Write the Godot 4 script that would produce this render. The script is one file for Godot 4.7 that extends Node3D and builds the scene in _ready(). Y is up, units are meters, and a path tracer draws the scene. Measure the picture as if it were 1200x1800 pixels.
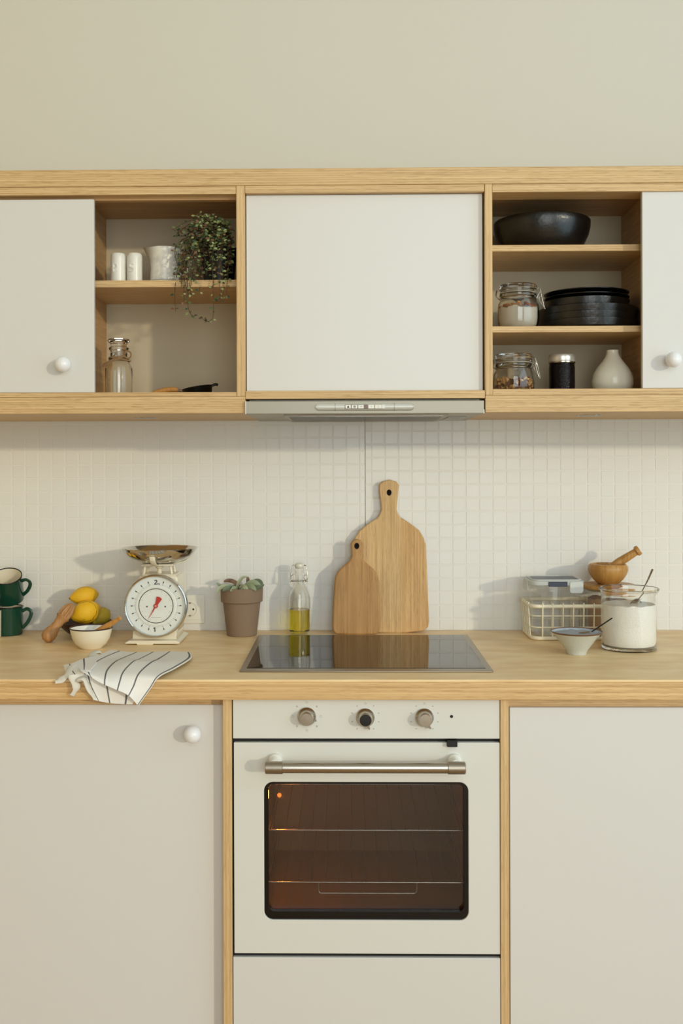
extends Node3D
# A plywood kitchen: white sliding-door cabinets, a built-in oven and a worktop in low morning sun.
# y is up, metres; the worktop's front edge is z = 0, the tiled wall z = -0.69, the worktop's top y = 0.9.

const TOP := 0.9
const WALL_Z := -0.69
const FRONT := -0.285        # front of the wall cabinets
const BACK := -0.605         # back panels inside them

const BIG_BOARD := [Vector2(0.0461, 0.0000), Vector2(0.1000, 0.0065), Vector2(0.1114, 0.0163), Vector2(0.1148, 0.0326), Vector2(0.1125, 0.0931), Vector2(0.1113, 0.1421), Vector2(0.1087, 0.2156), Vector2(0.1072, 0.2515), Vector2(0.1007, 0.2728), Vector2(0.0877, 0.2941), Vector2(0.0601, 0.3153), Vector2(0.0389, 0.3268), Vector2(0.0275, 0.3416), Vector2(0.0234, 0.3546), Vector2(0.0259, 0.3791), Vector2(0.0318, 0.4102), Vector2(0.0310, 0.4249), Vector2(0.0228, 0.4347), Vector2(0.0033, 0.4405), Vector2(-0.0180, 0.4348), Vector2(-0.0262, 0.4250), Vector2(-0.0270, 0.4103), Vector2(-0.0231, 0.3793), Vector2(-0.0207, 0.3547), Vector2(-0.0248, 0.3417), Vector2(-0.0346, 0.3270), Vector2(-0.0625, 0.3107), Vector2(-0.0838, 0.2927), Vector2(-0.0969, 0.2731), Vector2(-0.1035, 0.2519), Vector2(-0.1060, 0.2159), Vector2(-0.1079, 0.1423), Vector2(-0.1097, 0.0933), Vector2(-0.1115, 0.0327), Vector2(-0.1091, 0.0164), Vector2(-0.0976, 0.0066), Vector2(-0.0552, 0.0000)]
const SMALL_BOARD := [Vector2(0.0211, 0.0000), Vector2(0.0551, 0.0016), Vector2(0.0632, 0.0097), Vector2(0.0665, 0.0226), Vector2(0.0658, 0.0906), Vector2(0.0644, 0.1521), Vector2(0.0588, 0.1715), Vector2(0.0475, 0.1861), Vector2(0.0298, 0.2006), Vector2(0.0185, 0.2104), Vector2(0.0145, 0.2217), Vector2(0.0169, 0.2395), Vector2(0.0178, 0.2573), Vector2(0.0122, 0.2678), Vector2(0.0008, 0.2719), Vector2(-0.0105, 0.2679), Vector2(-0.0170, 0.2574), Vector2(-0.0154, 0.2396), Vector2(-0.0139, 0.2234), Vector2(-0.0204, 0.2088), Vector2(-0.0398, 0.1927), Vector2(-0.0545, 0.1781), Vector2(-0.0610, 0.1652), Vector2(-0.0634, 0.1490), Vector2(-0.0668, 0.0907), Vector2(-0.0695, 0.0227), Vector2(-0.0671, 0.0097), Vector2(-0.0582, 0.0016), Vector2(-0.0242, 0.0000)]

const TOWEL := [
	[
		[[-0.6160, 0.9040, -0.3530], [-0.5601, 0.9040, -0.3205], [-0.5105, 0.9040, -0.3205], [-0.4599, 0.9050, -0.3229], [-0.4052, 0.9060, -0.3094]],
		[[-0.6195, 0.9120, -0.2300], [-0.5727, 0.9080, -0.2289], [-0.5159, 0.9120, -0.1926], [-0.4665, 0.9100, -0.1959], [-0.3864, 0.9090, -0.2160]],
		[[-0.6141, 0.9220, -0.0899], [-0.5685, 0.9180, -0.1108], [-0.5122, 0.9240, -0.0864], [-0.4658, 0.9200, -0.0934], [-0.4030, 0.9100, -0.0836]],
		[[-0.6148, 0.9220, -0.0424], [-0.5648, 0.9180, -0.0298], [-0.5171, 0.9160, -0.0141], [-0.4738, 0.9130, -0.0036], [-0.4229, 0.9090, 0.0017]],
		[[-0.5991, 0.9250, 0.0120], [-0.5569, 0.9110, 0.0180], [-0.5173, 0.9011, 0.0190], [-0.4808, 0.8896, 0.0180], [-0.4403, 0.8843, 0.0110]],
		[[-0.5856, 0.9178, 0.0200], [-0.5532, 0.9005, 0.0280], [-0.5182, 0.8863, 0.0320], [-0.4884, 0.8720, 0.0300], [-0.4690, 0.8443, 0.0140]],
	],
	[
		[[-0.6051, 0.9171, 0.0040], [-0.5667, 0.9107, 0.0040], [-0.5233, 0.9005, 0.0040], [-0.4774, 0.8891, 0.0040]],
		[[-0.5941, 0.8922, 0.0070], [-0.5614, 0.8842, 0.0050], [-0.5219, 0.8766, 0.0050], [-0.4774, 0.8674, 0.0040]],
		[[-0.5692, 0.8573, 0.0100], [-0.5498, 0.8513, 0.0060], [-0.5204, 0.8475, 0.0060], [-0.4837, 0.8460, 0.0050]],
	],
	[
		[[-0.6580, 0.9200, -0.0660], [-0.6395, 0.9240, -0.0657], [-0.6277, 0.9240, -0.1215], [-0.6142, 0.9160, -0.2084]],
		[[-0.6479, 0.9100, -0.0439], [-0.6265, 0.9210, -0.0277], [-0.6065, 0.9240, -0.0455], [-0.5867, 0.9220, -0.0761]],
		[[-0.6303, 0.9078, -0.0040], [-0.6113, 0.9150, 0.0000], [-0.5951, 0.9222, -0.0020], [-0.5795, 0.9227, -0.0060]],
		[[-0.6168, 0.8988, 0.0080], [-0.6030, 0.9085, 0.0120], [-0.5907, 0.9157, 0.0100], [-0.5785, 0.9179, 0.0080]],
	],
]
const TOWEL_ENDS := [
	[[-0.6288, 0.9200, -0.0460], [-0.6329, 0.9091, -0.0040], [-0.6460, 0.8992, 0.0040], [-0.6564, 0.8962, 0.0080]],
	[[-0.6137, 0.9132, 0.0100], [-0.6114, 0.8963, 0.0140], [-0.6076, 0.8848, 0.0140], [-0.6171, 0.8679, 0.0120]],
	[[-0.6004, 0.9022, 0.0120], [-0.5892, 0.9043, 0.0160], [-0.5829, 0.8916, 0.0160], [-0.5750, 0.8730, 0.0120], [-0.5666, 0.8586, 0.0100]],
	[[-0.6245, 0.9100, -0.2107], [-0.6353, 0.9140, -0.2421], [-0.6310, 0.9120, -0.2765], [-0.6207, 0.9040, -0.2810]],
]

var M := {}
var taken := {}
var rng := RandomNumberGenerator.new()


class Shape:
	var v := PackedVector3Array()
	var n := PackedVector3Array()
	var t := PackedVector2Array()
	var k := PackedInt32Array()

	func vert(p: Vector3, nn: Vector3, uv := Vector2.ZERO) -> int:
		v.append(p)
		n.append(nn)
		t.append(uv)
		return v.size() - 1

	func tri(a: int, b: int, c: int) -> void:
		if (v[b] - v[a]).cross(v[c] - v[a]).dot(n[a] + n[b] + n[c]) > 0.0:
			k.append(a); k.append(c); k.append(b)
		else:
			k.append(a); k.append(b); k.append(c)

	func quad(a: int, b: int, c: int, d: int) -> void:
		tri(a, b, c)
		tri(a, c, d)

	func flat(pts: Array, nn: Vector3) -> void:
		var first := v.size()
		for p in pts:
			vert(p, nn)
		for i in range(1, pts.size() - 1):
			tri(first, first + i, first + i + 1)

	func box(lo: Vector3, hi: Vector3, b := 0.001, xf := Transform3D.IDENTITY) -> Shape:
		var c := (lo + hi) / 2.0
		var h := (hi - lo) / 2.0
		b = minf(b, minf(h.x, minf(h.y, h.z)) * 0.9)
		var at := func(sx: float, sy: float, sz: float, keep: int) -> Vector3:
			var e := Vector3(h.x - b, h.y - b, h.z - b)
			e[keep] += b
			return xf * (c + Vector3(sx, sy, sz) * e)
		for axis in 3:
			var u := (axis + 1) % 3
			var w := (axis + 2) % 3
			for s in [-1.0, 1.0]:
				var nn := Vector3.ZERO
				nn[axis] = s
				var pts := []
				for q in [[-1, -1], [1, -1], [1, 1], [-1, 1]]:
					var g := Vector3.ZERO
					g[axis] = s
					g[u] = q[0]
					g[w] = q[1]
					pts.append(at.call(g.x, g.y, g.z, axis))
				flat(pts, (xf.basis * nn).normalized())
		if b <= 0.0:
			return self
		for axis in 3:          # the chamfers along each axis
			var u := (axis + 1) % 3
			var w := (axis + 2) % 3
			for su in [-1.0, 1.0]:
				for sw in [-1.0, 1.0]:
					var g := Vector3.ZERO
					g[u] = su
					g[w] = sw
					var a := g
					var z := g
					a[axis] = -1.0
					z[axis] = 1.0
					flat([at.call(a.x, a.y, a.z, u), at.call(z.x, z.y, z.z, u), at.call(z.x, z.y, z.z, w), at.call(a.x, a.y, a.z, w)], (xf.basis * g).normalized())
		for sx in [-1.0, 1.0]:
			for sy in [-1.0, 1.0]:
				for sz in [-1.0, 1.0]:
					flat([at.call(sx, sy, sz, 0), at.call(sx, sy, sz, 1), at.call(sx, sy, sz, 2)], (xf.basis * Vector3(sx, sy, sz)).normalized())
		return self

	# profile: (radius, height) pairs, the outside read upwards
	func lathe(profile: Array, segs := 40, xf := Transform3D.IDENTITY, sharp := 38.0) -> Shape:
		var count := profile.size()
		var dirs := []
		for i in count - 1:
			var d: Vector2 = (profile[i + 1] - profile[i]).normalized()
			dirs.append(Vector2(d.y, -d.x))
		var long := 0.0
		for i in count - 1:
			var here := [dirs[i], dirs[i]]
			if i > 0 and absf(rad_to_deg(dirs[i - 1].angle_to(dirs[i]))) < sharp:
				here[0] = (dirs[i - 1] + dirs[i]).normalized()
			if i < count - 2 and absf(rad_to_deg(dirs[i].angle_to(dirs[i + 1]))) < sharp:
				here[1] = (dirs[i] + dirs[i + 1]).normalized()
			var first := v.size()
			var step: float = (profile[i + 1] - profile[i]).length()
			for e in 2:
				var p: Vector2 = profile[i + e]
				for j in segs + 1:
					var a := TAU * j / segs
					vert(xf * Vector3(p.x * cos(a), p.y, p.x * sin(a)), (xf.basis * Vector3(here[e].x * cos(a), here[e].y, here[e].x * sin(a))).normalized(), Vector2(float(j) / segs, long + step * e))
			long += step
			for j in segs:
				if profile[i].x < 1e-6:
					tri(first + j, first + segs + 1 + j, first + segs + 2 + j)
				elif profile[i + 1].x < 1e-6:
					tri(first + j, first + j + 1, first + segs + 1 + j)
				else:
					quad(first + j, first + j + 1, first + segs + 2 + j, first + segs + 1 + j)
		return self

	func tube(path: Array, radius, sides := 10, closed := false, squash := 1.0) -> Shape:
		var count := path.size()
		var up := Vector3.UP
		var first := v.size()
		var rounds := count + (1 if closed else 0)
		var before := Vector3.ZERO
		var side := Vector3.ZERO
		for i in rounds:
			var p: Vector3 = path[i % count]
			var d: Vector3
			if closed:
				d = (path[(i + 1) % count] - path[(i - 1 + count) % count]).normalized()
			else:
				d = (path[mini(i + 1, count - 1)] - path[maxi(i - 1, 0)]).normalized()
			if i == 0:
				side = d.cross(up)
				if side.length() < 0.1:
					side = d.cross(Vector3.RIGHT)
				side = side.normalized()
			else:
				side = (side - d * side.dot(d)).normalized()
			var other := side.cross(d).normalized()
			var r: float = radius[i % count] if radius is Array else radius
			for j in sides + 1:
				var a := TAU * j / sides
				var e := side * cos(a) + other * sin(a) * squash
				var nn := (side * cos(a) * squash + other * sin(a)).normalized()
				vert(p + e * r, nn, Vector2(float(j) / sides, float(i) / rounds))
			before = d
		for i in rounds - 1:
			for j in sides:
				var a := first + i * (sides + 1) + j
				quad(a, a + 1, a + sides + 2, a + sides + 1)
		if not closed:
			for e in 2:
				var ring := first + (rounds - 1) * (sides + 1) * e
				var nn: Vector3 = (path[0] - path[1]).normalized() if e == 0 else (path[count - 1] - path[count - 2]).normalized()
				var pts := []
				for j in sides:
					pts.append(v[ring + j])
				flat(pts, nn)
		return self

	# outline in the x-y plane, counter-clockwise, drawn out from z0 to z1 with rounded edges; hole: an outline inside
	func extrude(outline: Array, z0: float, z1: float, b := 0.002, xf := Transform3D.IDENTITY, hole := [], steps := 3, seams := []) -> Shape:
		var inset := func(line: Array, by: float) -> Array:
			var out := []
			var m := line.size()
			for i in m:
				var p: Vector2 = line[i]
				var e0: Vector2 = (p - line[(i - 1 + m) % m]).normalized()
				var e1: Vector2 = (line[(i + 1) % m] - p).normalized()
				var nn := (Vector2(e0.y, -e0.x) + Vector2(e1.y, -e1.x)).normalized()
				var moved := p - nn * by
				for x: float in seams:
					if absf(p.x - x) < 1e-4:       # a vertex on a seam slides along it
						var e := e0 if absf(e0.x) > absf(e1.x) else e1
						moved = Vector2(p.x, p.y + by / e.x)
				out.append([moved, nn])
			return out
		var rings := []
		for s in steps + 1:
			var a := PI / 2.0 * s / steps
			rings.append([z0 + b * (1.0 - sin(a)), b * (1.0 - cos(a)), Vector2(cos(a), -sin(a))])
		rings.reverse()
		for s in steps + 1:
			var a := PI / 2.0 * s / steps
			rings.append([z1 - b * (1.0 - sin(a)), b * (1.0 - cos(a)), Vector2(cos(a), sin(a))])
		var lines := [outline] if hole.is_empty() else [outline, hole]
		for line in lines:
			var m: int = line.size()
			var first := v.size()
			for r in rings:
				var inside: bool = not hole.is_empty() and line == hole
				var by: float = r[1]
				if inside: by = -minf(by, 0.0012)
				var pts: Array = inset.call(line, by)
				for i in m:
					var q: Vector2 = pts[i][0]
					var nn: Vector2 = pts[i][1] * r[2].x * (-1.0 if inside else 1.0)
					vert(xf * Vector3(q.x, q.y, r[0]), (xf.basis * Vector3(nn.x, nn.y, r[2].y)).normalized(), q)
			for r in rings.size() - 1:
				for i in m:
					var i2 := (i + 1) % m
					quad(first + r * m + i, first + r * m + i2, first + (r + 1) * m + i2, first + (r + 1) * m + i)
		for e in 2:
			var z := z0 if e == 0 else z1
			var cap := PackedVector2Array()
			for q in inset.call(outline, b):
				cap.append(q[0])
			var pieces := [cap]
			if not hole.is_empty():
				pieces = split_round(cap, inset.call(hole, -minf(b, 0.0012)))
			for piece: PackedVector2Array in pieces:
				var cut := Geometry2D.triangulate_polygon(piece)
				var first := v.size()
				for q in piece:
					vert(xf * Vector3(q.x, q.y, z), (xf.basis * Vector3(0, 0, -1.0 if e == 0 else 1.0)).normalized(), q)
				for i in range(0, cut.size(), 3):
					tri(first + cut[i], first + cut[i + 1], first + cut[i + 2])
		return self

	# an outline with a hole as two plain outlines, cut along the level line through the hole's middle
	func split_round(cap: PackedVector2Array, hole: Array) -> Array:
		var level := 0.0
		for q in hole: level += q[0].y / hole.size()
		level += 1.3e-5
		var halves := [PackedVector2Array(), PackedVector2Array()]
		for half in 2:
			var s := 1.0 if half == 0 else -1.0
			var clip := func(line: Array, reverse: bool) -> Array:
				var m := line.size()
				var start := -1
				for i in m:
					if (line[i].y - level) * s <= 0.0 and (line[(i + 1) % m].y - level) * s > 0.0:
						start = i
				var out := []
				var p: Vector2 = line[start]
				var q: Vector2 = line[(start + 1) % m]
				out.append(p.lerp(q, (level - p.y) / (q.y - p.y)))
				var i := (start + 1) % m
				while (line[i].y - level) * s > 0.0:
					out.append(line[i])
					i = (i + 1) % m
				p = line[(i - 1 + m) % m]
				q = line[i]
				out.append(p.lerp(q, (level - p.y) / (q.y - p.y)))
				if reverse: out.reverse()
				return out
			var outer := []
			for q in cap: outer.append(q)
			var inner := []
			for q in hole: inner.append(q[0])
			for q in clip.call(outer, false) + clip.call(inner, true):
				halves[half].append(q)
		return halves

	# a closed blob: where(direction) gives the point of the surface
	func blob(where: Callable, rows := 18, segs := 28) -> Shape:
		var first := v.size()
		for i in rows + 1:
			for j in segs + 1:
				var a := PI * i / rows
				var b := TAU * j / segs
				var d := Vector3(sin(a) * cos(b), cos(a), sin(a) * sin(b))
				vert(where.call(d), d, Vector2(float(j) / segs, float(i) / rows))
		smooth_grid(first, rows, segs, true)
		return self

	func smooth_grid(first: int, rows: int, segs: int, wraps: bool) -> void:
		var w := segs + 1
		var keep := n.slice(first)
		for i in rows + 1:
			for j in w:
				var j0 := j - 1
				var j1 := j + 1
				if wraps:
					j0 = (j - 1 + segs) % segs
					j1 = (j + 1) % segs
				var du := v[first + i * w + mini(j1, segs)] - v[first + i * w + maxi(j0, 0)]
				var dv := v[first + mini(i + 1, rows) * w + j] - v[first + maxi(i - 1, 0) * w + j]
				var nn := du.cross(dv)
				if nn.length() > 1e-12:
					nn = nn.normalized()
					n[first + i * w + j] = nn if nn.dot(keep[i * w + j]) >= 0.0 else -nn
		for i in rows:
			for j in segs:
				var a := first + i * w + j
				quad(a, a + 1, a + w + 1, a + w)

	# a sheet with thickness: where(u, v) in 0..1, facing roughly along «facing»
	func sheet(where: Callable, nu: int, nv: int, thick: float, facing: Vector3) -> Shape:
		var first := v.size()
		for i in nv + 1:
			for j in nu + 1:
				vert(where.call(float(j) / nu, float(i) / nv), facing, Vector2(float(j) / nu, float(i) / nv))
		smooth_grid(first, nv, nu, false)
		var w := nu + 1
		var second := v.size()
		var total := (nv + 1) * w
		for i in total:
			vert(v[first + i] - n[first + i] * thick, -n[first + i], t[first + i])
		for i in nv:
			for j in nu:
				var a := second + i * w + j
				quad(a, a + 1, a + w + 1, a + w)
		var rim := []
		for j in w: rim.append(j)
		for i in range(1, nv + 1): rim.append(i * w + nu)
		for j in range(nu - 1, -1, -1): rim.append(nv * w + j)
		for i in range(nv - 1, 0, -1): rim.append(i * w)
		var middle := Vector3.ZERO
		for i in rim: middle += v[first + i] / rim.size()
		for i in rim.size():
			var a: int = rim[i]
			var b: int = rim[(i + 1) % rim.size()]
			var e := (v[first + b] - v[first + a])
			var nn := e.cross(n[first + a]).normalized()
			if nn.dot(v[first + a] - middle) < 0.0: nn = -nn
			var f := v.size()
			vert(v[first + a], nn, t[first + a]); vert(v[first + b], nn, t[first + b]); vert(v[second + b], nn, t[first + b]); vert(v[second + a], nn, t[first + a])
			quad(f, f + 1, f + 2, f + 3)
		return self

	func mesh() -> ArrayMesh:
		var a := []
		a.resize(Mesh.ARRAY_MAX)
		a[Mesh.ARRAY_VERTEX] = v
		a[Mesh.ARRAY_NORMAL] = n
		a[Mesh.ARRAY_TEX_UV] = t
		a[Mesh.ARRAY_INDEX] = k
		var m := ArrayMesh.new()
		m.add_surface_from_arrays(Mesh.PRIMITIVE_TRIANGLES, a)
		return m


# ---------------------------------------------------------------- naming and placing

func numbered(called: String) -> String:
	taken[called] = taken.get(called, -1) + 1
	return called if taken[called] == 0 else "%s_%03d" % [called, taken[called]]


func tag(o: Node3D, label: String, category := "", group := "", kind := "") -> Node3D:
	o.set_meta("label", label)
	if category: o.set_meta("category", category)
	if group: o.set_meta("group", group)
	if kind: o.set_meta("kind", kind)
	return o


func thing(called: String, label: String, category: String, at := Vector3.ZERO, group := "") -> Node3D:
	var o := Node3D.new()
	o.name = numbered(called)
	add_child(o)
	o.position = at
	return tag(o, label, category, group)


func put(called: String, what, material: Material, parent: Node3D, at := Vector3.ZERO, turn := Vector3.ZERO) -> MeshInstance3D:
	var o := MeshInstance3D.new()
	o.mesh = what.mesh() if what is Shape else what
	o.material_override = material
	o.position = at
	o.rotation = turn
	if parent == self:
		o.name = numbered(called)
		add_child(o)
	else:
		o.name = called
		parent.add_child(o, true)
	return o


# a board given by its corners in the room; its node stands at the board's centre
func board(called: String, parent: Node3D, lo: Vector3, hi: Vector3, material: Material, bevel := 0.0008) -> MeshInstance3D:
	var c := (lo + hi) / 2.0
	var base := Vector3.ZERO
	var q: Node = parent
	while q != self:
		base += q.position
		q = q.get_parent()
	return put(called, Shape.new().box(lo - c, hi - c, bevel), material, parent, c - base)


func structure(called: String, what: Shape, material: Material, label: String) -> MeshInstance3D:
	var o := put(called, what, material, self)
	tag(o, label, "", "", "structure")
	return o


# the first copy is the thing itself
func again(o: Node3D, at: Vector3, label := "") -> Node3D:
	var c: Node3D = o.duplicate()
	c.name = numbered(String(o.name))
	add_child(c)
	c.position = at
	if label: c.set_meta("label", label)
	return c


func arc(c: Vector3, a: Vector3, b: Vector3, from: float, to: float, steps: int) -> Array:
	var out := []
	for i in steps + 1:
		var g := lerpf(from, to, float(i) / steps)
		out.append(c + a * cos(g) + b * sin(g))
	return out


func spline(pts: Array, steps := 8) -> Array:
	var c := Curve3D.new()
	for i in pts.size():
		var d: Vector3 = (pts[mini(i + 1, pts.size() - 1)] - pts[maxi(i - 1, 0)]) / 6.0
		c.add_point(pts[i], -d, d)
	var out := []
	for i in pts.size() - 1:
		for s in steps:
			out.append(c.sample(i, float(s) / steps))
	out.append(pts[pts.size() - 1])
	return out


func round_rect(w: float, h: float, r: float, steps := 6) -> Array:
	var out := []
	for q in [[1, -1, -90.0], [1, 1, 0.0], [-1, 1, 90.0], [-1, -1, 180.0]]:
		for s in steps + 1:
			var a := deg_to_rad(q[2] + 90.0 * s / steps)
			out.append(Vector2(q[0] * (w / 2 - r) + r * cos(a), q[1] * (h / 2 - r) + r * sin(a)))
	return out


func circle(r: float, steps := 20, c := Vector2.ZERO) -> Array:
	var out := []
	for i in steps:
		out.append(c + Vector2(cos(TAU * i / steps), sin(TAU * i / steps)) * r)
	return out


func aimed(at: Vector3, along: Vector3) -> Transform3D:        # a frame whose y axis runs «along»
	var y := along.normalized()
	var x := y.cross(Vector3(0, 0, 1)).normalized()
	return Transform3D(Basis(x, y, x.cross(y)), at)


# ---------------------------------------------------------------- materials

func plain(r: float, g: float, b: float, rough := 0.5, metal := 0.0) -> StandardMaterial3D:
	var m := StandardMaterial3D.new()
	m.albedo_color = Color(r, g, b)
	m.roughness = rough
	m.metallic = metal
	return m


func glass(alpha := 0.04, r := 0.85, g := 0.9, b := 0.86) -> StandardMaterial3D:
	var m := plain(r, g, b, 0.03)
	m.transparency = BaseMaterial3D.TRANSPARENCY_ALPHA
	m.albedo_color.a = alpha
	m.cull_mode = BaseMaterial3D.CULL_DISABLED
	return m


func bumpy(m: StandardMaterial3D, freq: float, height: float, scale := Vector3(8, 8, 8), octaves := 4) -> StandardMaterial3D:
	var f := FastNoiseLite.new()
	f.seed = 5
	f.frequency = freq
	f.fractal_octaves = octaves
	var x := NoiseTexture2D.new()
	x.width = 256
	x.height = 256
	x.seamless = true
	x.noise = f
	m.heightmap_enabled = true
	m.heightmap_texture = x
	m.heightmap_scale = height
	m.uv1_triplanar = true
	m.uv1_scale = scale
	return m


# A picture of wood, its grain along u: even tone, long streaks, short dark flecks, and (plies > 0) the edges of plywood layers.
func wood_picture(w: int, h: int, dark: Color, light: Color, streak: float, fleck: float, plies: float, seed_: int, upright := false, blotch := 0.0) -> ImageTexture:
	var long := FastNoiseLite.new()
	long.seed = seed_
	long.noise_type = FastNoiseLite.TYPE_SIMPLEX_SMOOTH
	long.frequency = 0.01
	long.fractal_octaves = 3
	var fine := FastNoiseLite.new()
	fine.seed = seed_ + 7
	fine.frequency = 0.05
	fine.fractal_octaves = 2
	var im := Image.create(h if upright else w, w if upright else h, false, Image.FORMAT_RGB8)
	for y in h:
		for x in w:
			var e := clampf((x - w * 0.8) / (w * 0.2), 0.0, 1.0)
			var ey := clampf((y - h * 0.85) / (h * 0.15), 0.0, 1.0)
			var value := 0.0
			var fl := 0.0
			var bl := 0.0
			for q in [[0, 0, (1 - e) * (1 - ey)], [w, 0, e * (1 - ey)], [0, h, (1 - e) * ey], [w, h, e * ey]]:
				if q[2] > 0.0:
					var px: float = x - q[0]
					var py: float = y - q[1]
					value += q[2] * long.get_noise_2d(px * 0.35, py * 9.0)
					fl += q[2] * fine.get_noise_2d(px * 0.5, py * 16.0)
					if blotch > 0.0:
						bl += q[2] * long.get_noise_2d(px * 0.9 + 900, py * 2.2)
			var s := 0.62 + streak * value + blotch * bl
			if plies > 0.0:
				s += 0.10 * sin(TAU * plies * y / h + value * 2.0)
			s -= fleck * smoothstep(0.28, 0.55, fl)
			var c := dark.lerp(light, clampf(s, 0.0, 1.0))
			if upright:
				im.set_pixel(y, x, c)
			else:
				im.set_pixel(x, y, c)
	return ImageTexture.create_from_image(im)


func wood(picture: Texture2D, scale: Vector3, rough := 0.55, world := true) -> StandardMaterial3D:
	var m := plain(1, 1, 1, rough)
	m.albedo_texture = picture
	m.uv1_triplanar = true
	m.uv1_world_triplanar = world
	m.uv1_scale = scale
	m.uv1_triplanar_sharpness = 8.0
	return m


func make_materials() -> void:
	var edge := wood_picture(512, 192, Color(0.66, 0.51, 0.32), Color(0.93, 0.81, 0.61), 0.26, 0.46, 22.0, 11)
	var edge_up := wood_picture(512, 128, Color(0.68, 0.53, 0.34), Color(0.93, 0.81, 0.61), 0.26, 0.30, 14.0, 23, true)
	var face := wood_picture(512, 320, Color(0.60, 0.45, 0.29), Color(0.84, 0.69, 0.48), 0.30, 0.10, 0.0, 31, false, 0.10)
	var top := wood_picture(640, 384, Color(0.88, 0.71, 0.49), Color(1.0, 0.91, 0.73), 0.12, 0.08, 0.0, 47, false, 0.40)
	var oak := wood_picture(384, 256, Color(0.64, 0.49, 0.32), Color(0.97, 0.86, 0.68), 0.28, 0.30, 0.0, 61, true, 0.12)
	var dense := wood_picture(384, 256, Color(0.36, 0.22, 0.11), Color(0.80, 0.59, 0.35), 0.62, 0.40, 0.0, 67, true, 0.2)
	M.edge = wood(edge, Vector3(0.8, 8.0, 8.0), 0.5)
	M.edge_up = wood(edge_up, Vector3(8.0, 0.8, 8.0), 0.5)
	M.face = wood(face, Vector3(1.1, 2.2, 2.2), 0.5)
	M.top = wood(top, Vector3(0.9, 0.9, 1.5), 0.42)
	M.top_edge = wood(wood_picture(640, 128, Color(0.66, 0.49, 0.29), Color(0.96, 0.83, 0.61), 0.20, 0.36, 7.0, 83), Vector3(0.7, 11.0, 3.0), 0.45)
	M.oak = wood(oak, Vector3(5.0, 1.6, 5.0), 0.6, false)
	M.oak_pale = wood(oak, Vector3(4.0, 1.4, 4.0), 0.6, false)
	M.oak_pale.albedo_color = Color(1.0, 0.97, 0.90)
	M.oak_mid = wood(oak, Vector3(9.0, 1.8, 9.0), 0.6, false)
	M.oak_mid.albedo_color = Color(0.98, 0.95, 0.88)
	M.oak_mid.uv1_offset = Vector3(0.3, 0.6, 0.1)
	M.oak_warm = wood(oak, Vector3(6.0, 1.5, 6.0), 0.6, false)
	M.oak_warm.albedo_color = Color(0.97, 0.91, 0.81)
	M.oak_warm.uv1_offset = Vector3(0.7, 0.2, 0.1)
	M.oak_dark = wood(oak, Vector3(5.0, 1.5, 5.0), 0.6, false)
	M.oak_dark.albedo_color = Color(0.84, 0.75, 0.62)
	M.dense = wood(dense, Vector3(6.0, 2.4, 6.0), 0.6, false)
	M.olive = wood(oak, Vector3(7.0, 5.0, 7.0), 0.42, false)
	M.olive.albedo_color = Color(0.86, 0.75, 0.54)
	M.beech = wood(oak, Vector3(14.0, 4.0, 14.0), 0.55, false)
	M.beech.albedo_color = Color(0.84, 0.73, 0.62)
	M.stick = wood(oak, Vector3(20.0, 5.0, 20.0), 0.5, false)
	M.stick.albedo_color = Color(0.93, 0.78, 0.55)
	M.walnut = wood(dense, Vector3(6.0, 10.0, 6.0), 0.4, false)
	M.walnut.albedo_color = Color(0.36, 0.25, 0.22)

	M.laminate = plain(0.862, 0.856, 0.842, 0.34)
	M.enamel_white = plain(0.868, 0.868, 0.842, 0.22)
	M.knob_white = plain(0.94, 0.94, 0.95, 0.22)
	M.plaster = bumpy(plain(0.845, 0.832, 0.79, 0.9), 0.02, 0.03, Vector3(0.9, 0.9, 0.9))
	M.plaster_warm = plain(0.88, 0.80, 0.62, 0.9)
	M.plaster_cool = plain(0.86, 0.86, 0.84, 0.9)
	M.back = plain(0.80, 0.75, 0.64, 0.6)
	M.rear = plain(0.54, 0.46, 0.36, 0.8)
	M.floor = wood(face, Vector3(0.7, 1.0, 2.0), 0.5)
	M.floor.albedo_color = Color(1.0, 0.97, 0.92)
	M.tile = [plain(0.912, 0.908, 0.890, 0.30), plain(0.910, 0.906, 0.888, 0.3), plain(0.915, 0.911, 0.893, 0.29)]
	M.grout = plain(0.917, 0.909, 0.889, 0.5)
	M.seam = plain(0.45, 0.42, 0.36, 0.8)
	M.black = plain(0.02, 0.022, 0.025, 0.35)
	M.gap = plain(0.03, 0.03, 0.035, 0.7)
	M.steel = plain(0.72, 0.69, 0.64, 0.22, 1.0)
	M.steel_soft = plain(0.66, 0.62, 0.56, 0.38, 1.0)
	M.chrome = plain(0.82, 0.80, 0.77, 0.07, 1.0)
	M.hood = plain(0.66, 0.64, 0.58, 0.42, 0.35)
	M.hood_bar = plain(0.80, 0.80, 0.77, 0.3, 0.15)
	M.print = plain(0.16, 0.15, 0.14, 0.7)
	M.print_pale = plain(0.62, 0.61, 0.57, 0.7)
	M.cream = plain(0.925, 0.885, 0.79, 0.28)
	M.ivory = plain(0.93, 0.92, 0.88, 0.3)
	M.glass = glass()
	M.glass_thick = glass(0.10, 0.72, 0.80, 0.74)
	M.glass_lid = glass(0.34, 0.40, 0.42, 0.36)
	M.solid_glass = plain(1.0, 1.0, 0.99, 0.0)
	M.solid_glass.refraction_enabled = true
	M.solid_glass.refraction_scale = 0.05
	M.solid_glass.transparency = BaseMaterial3D.TRANSPARENCY_ALPHA
	M.solid_glass.albedo_color.a = 0.0
	M.frost = plain(0.9, 0.92, 0.91, 0.4)
	M.frost.transparency = BaseMaterial3D.TRANSPARENCY_ALPHA
	M.frost.albedo_color.a = 0.62
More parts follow.
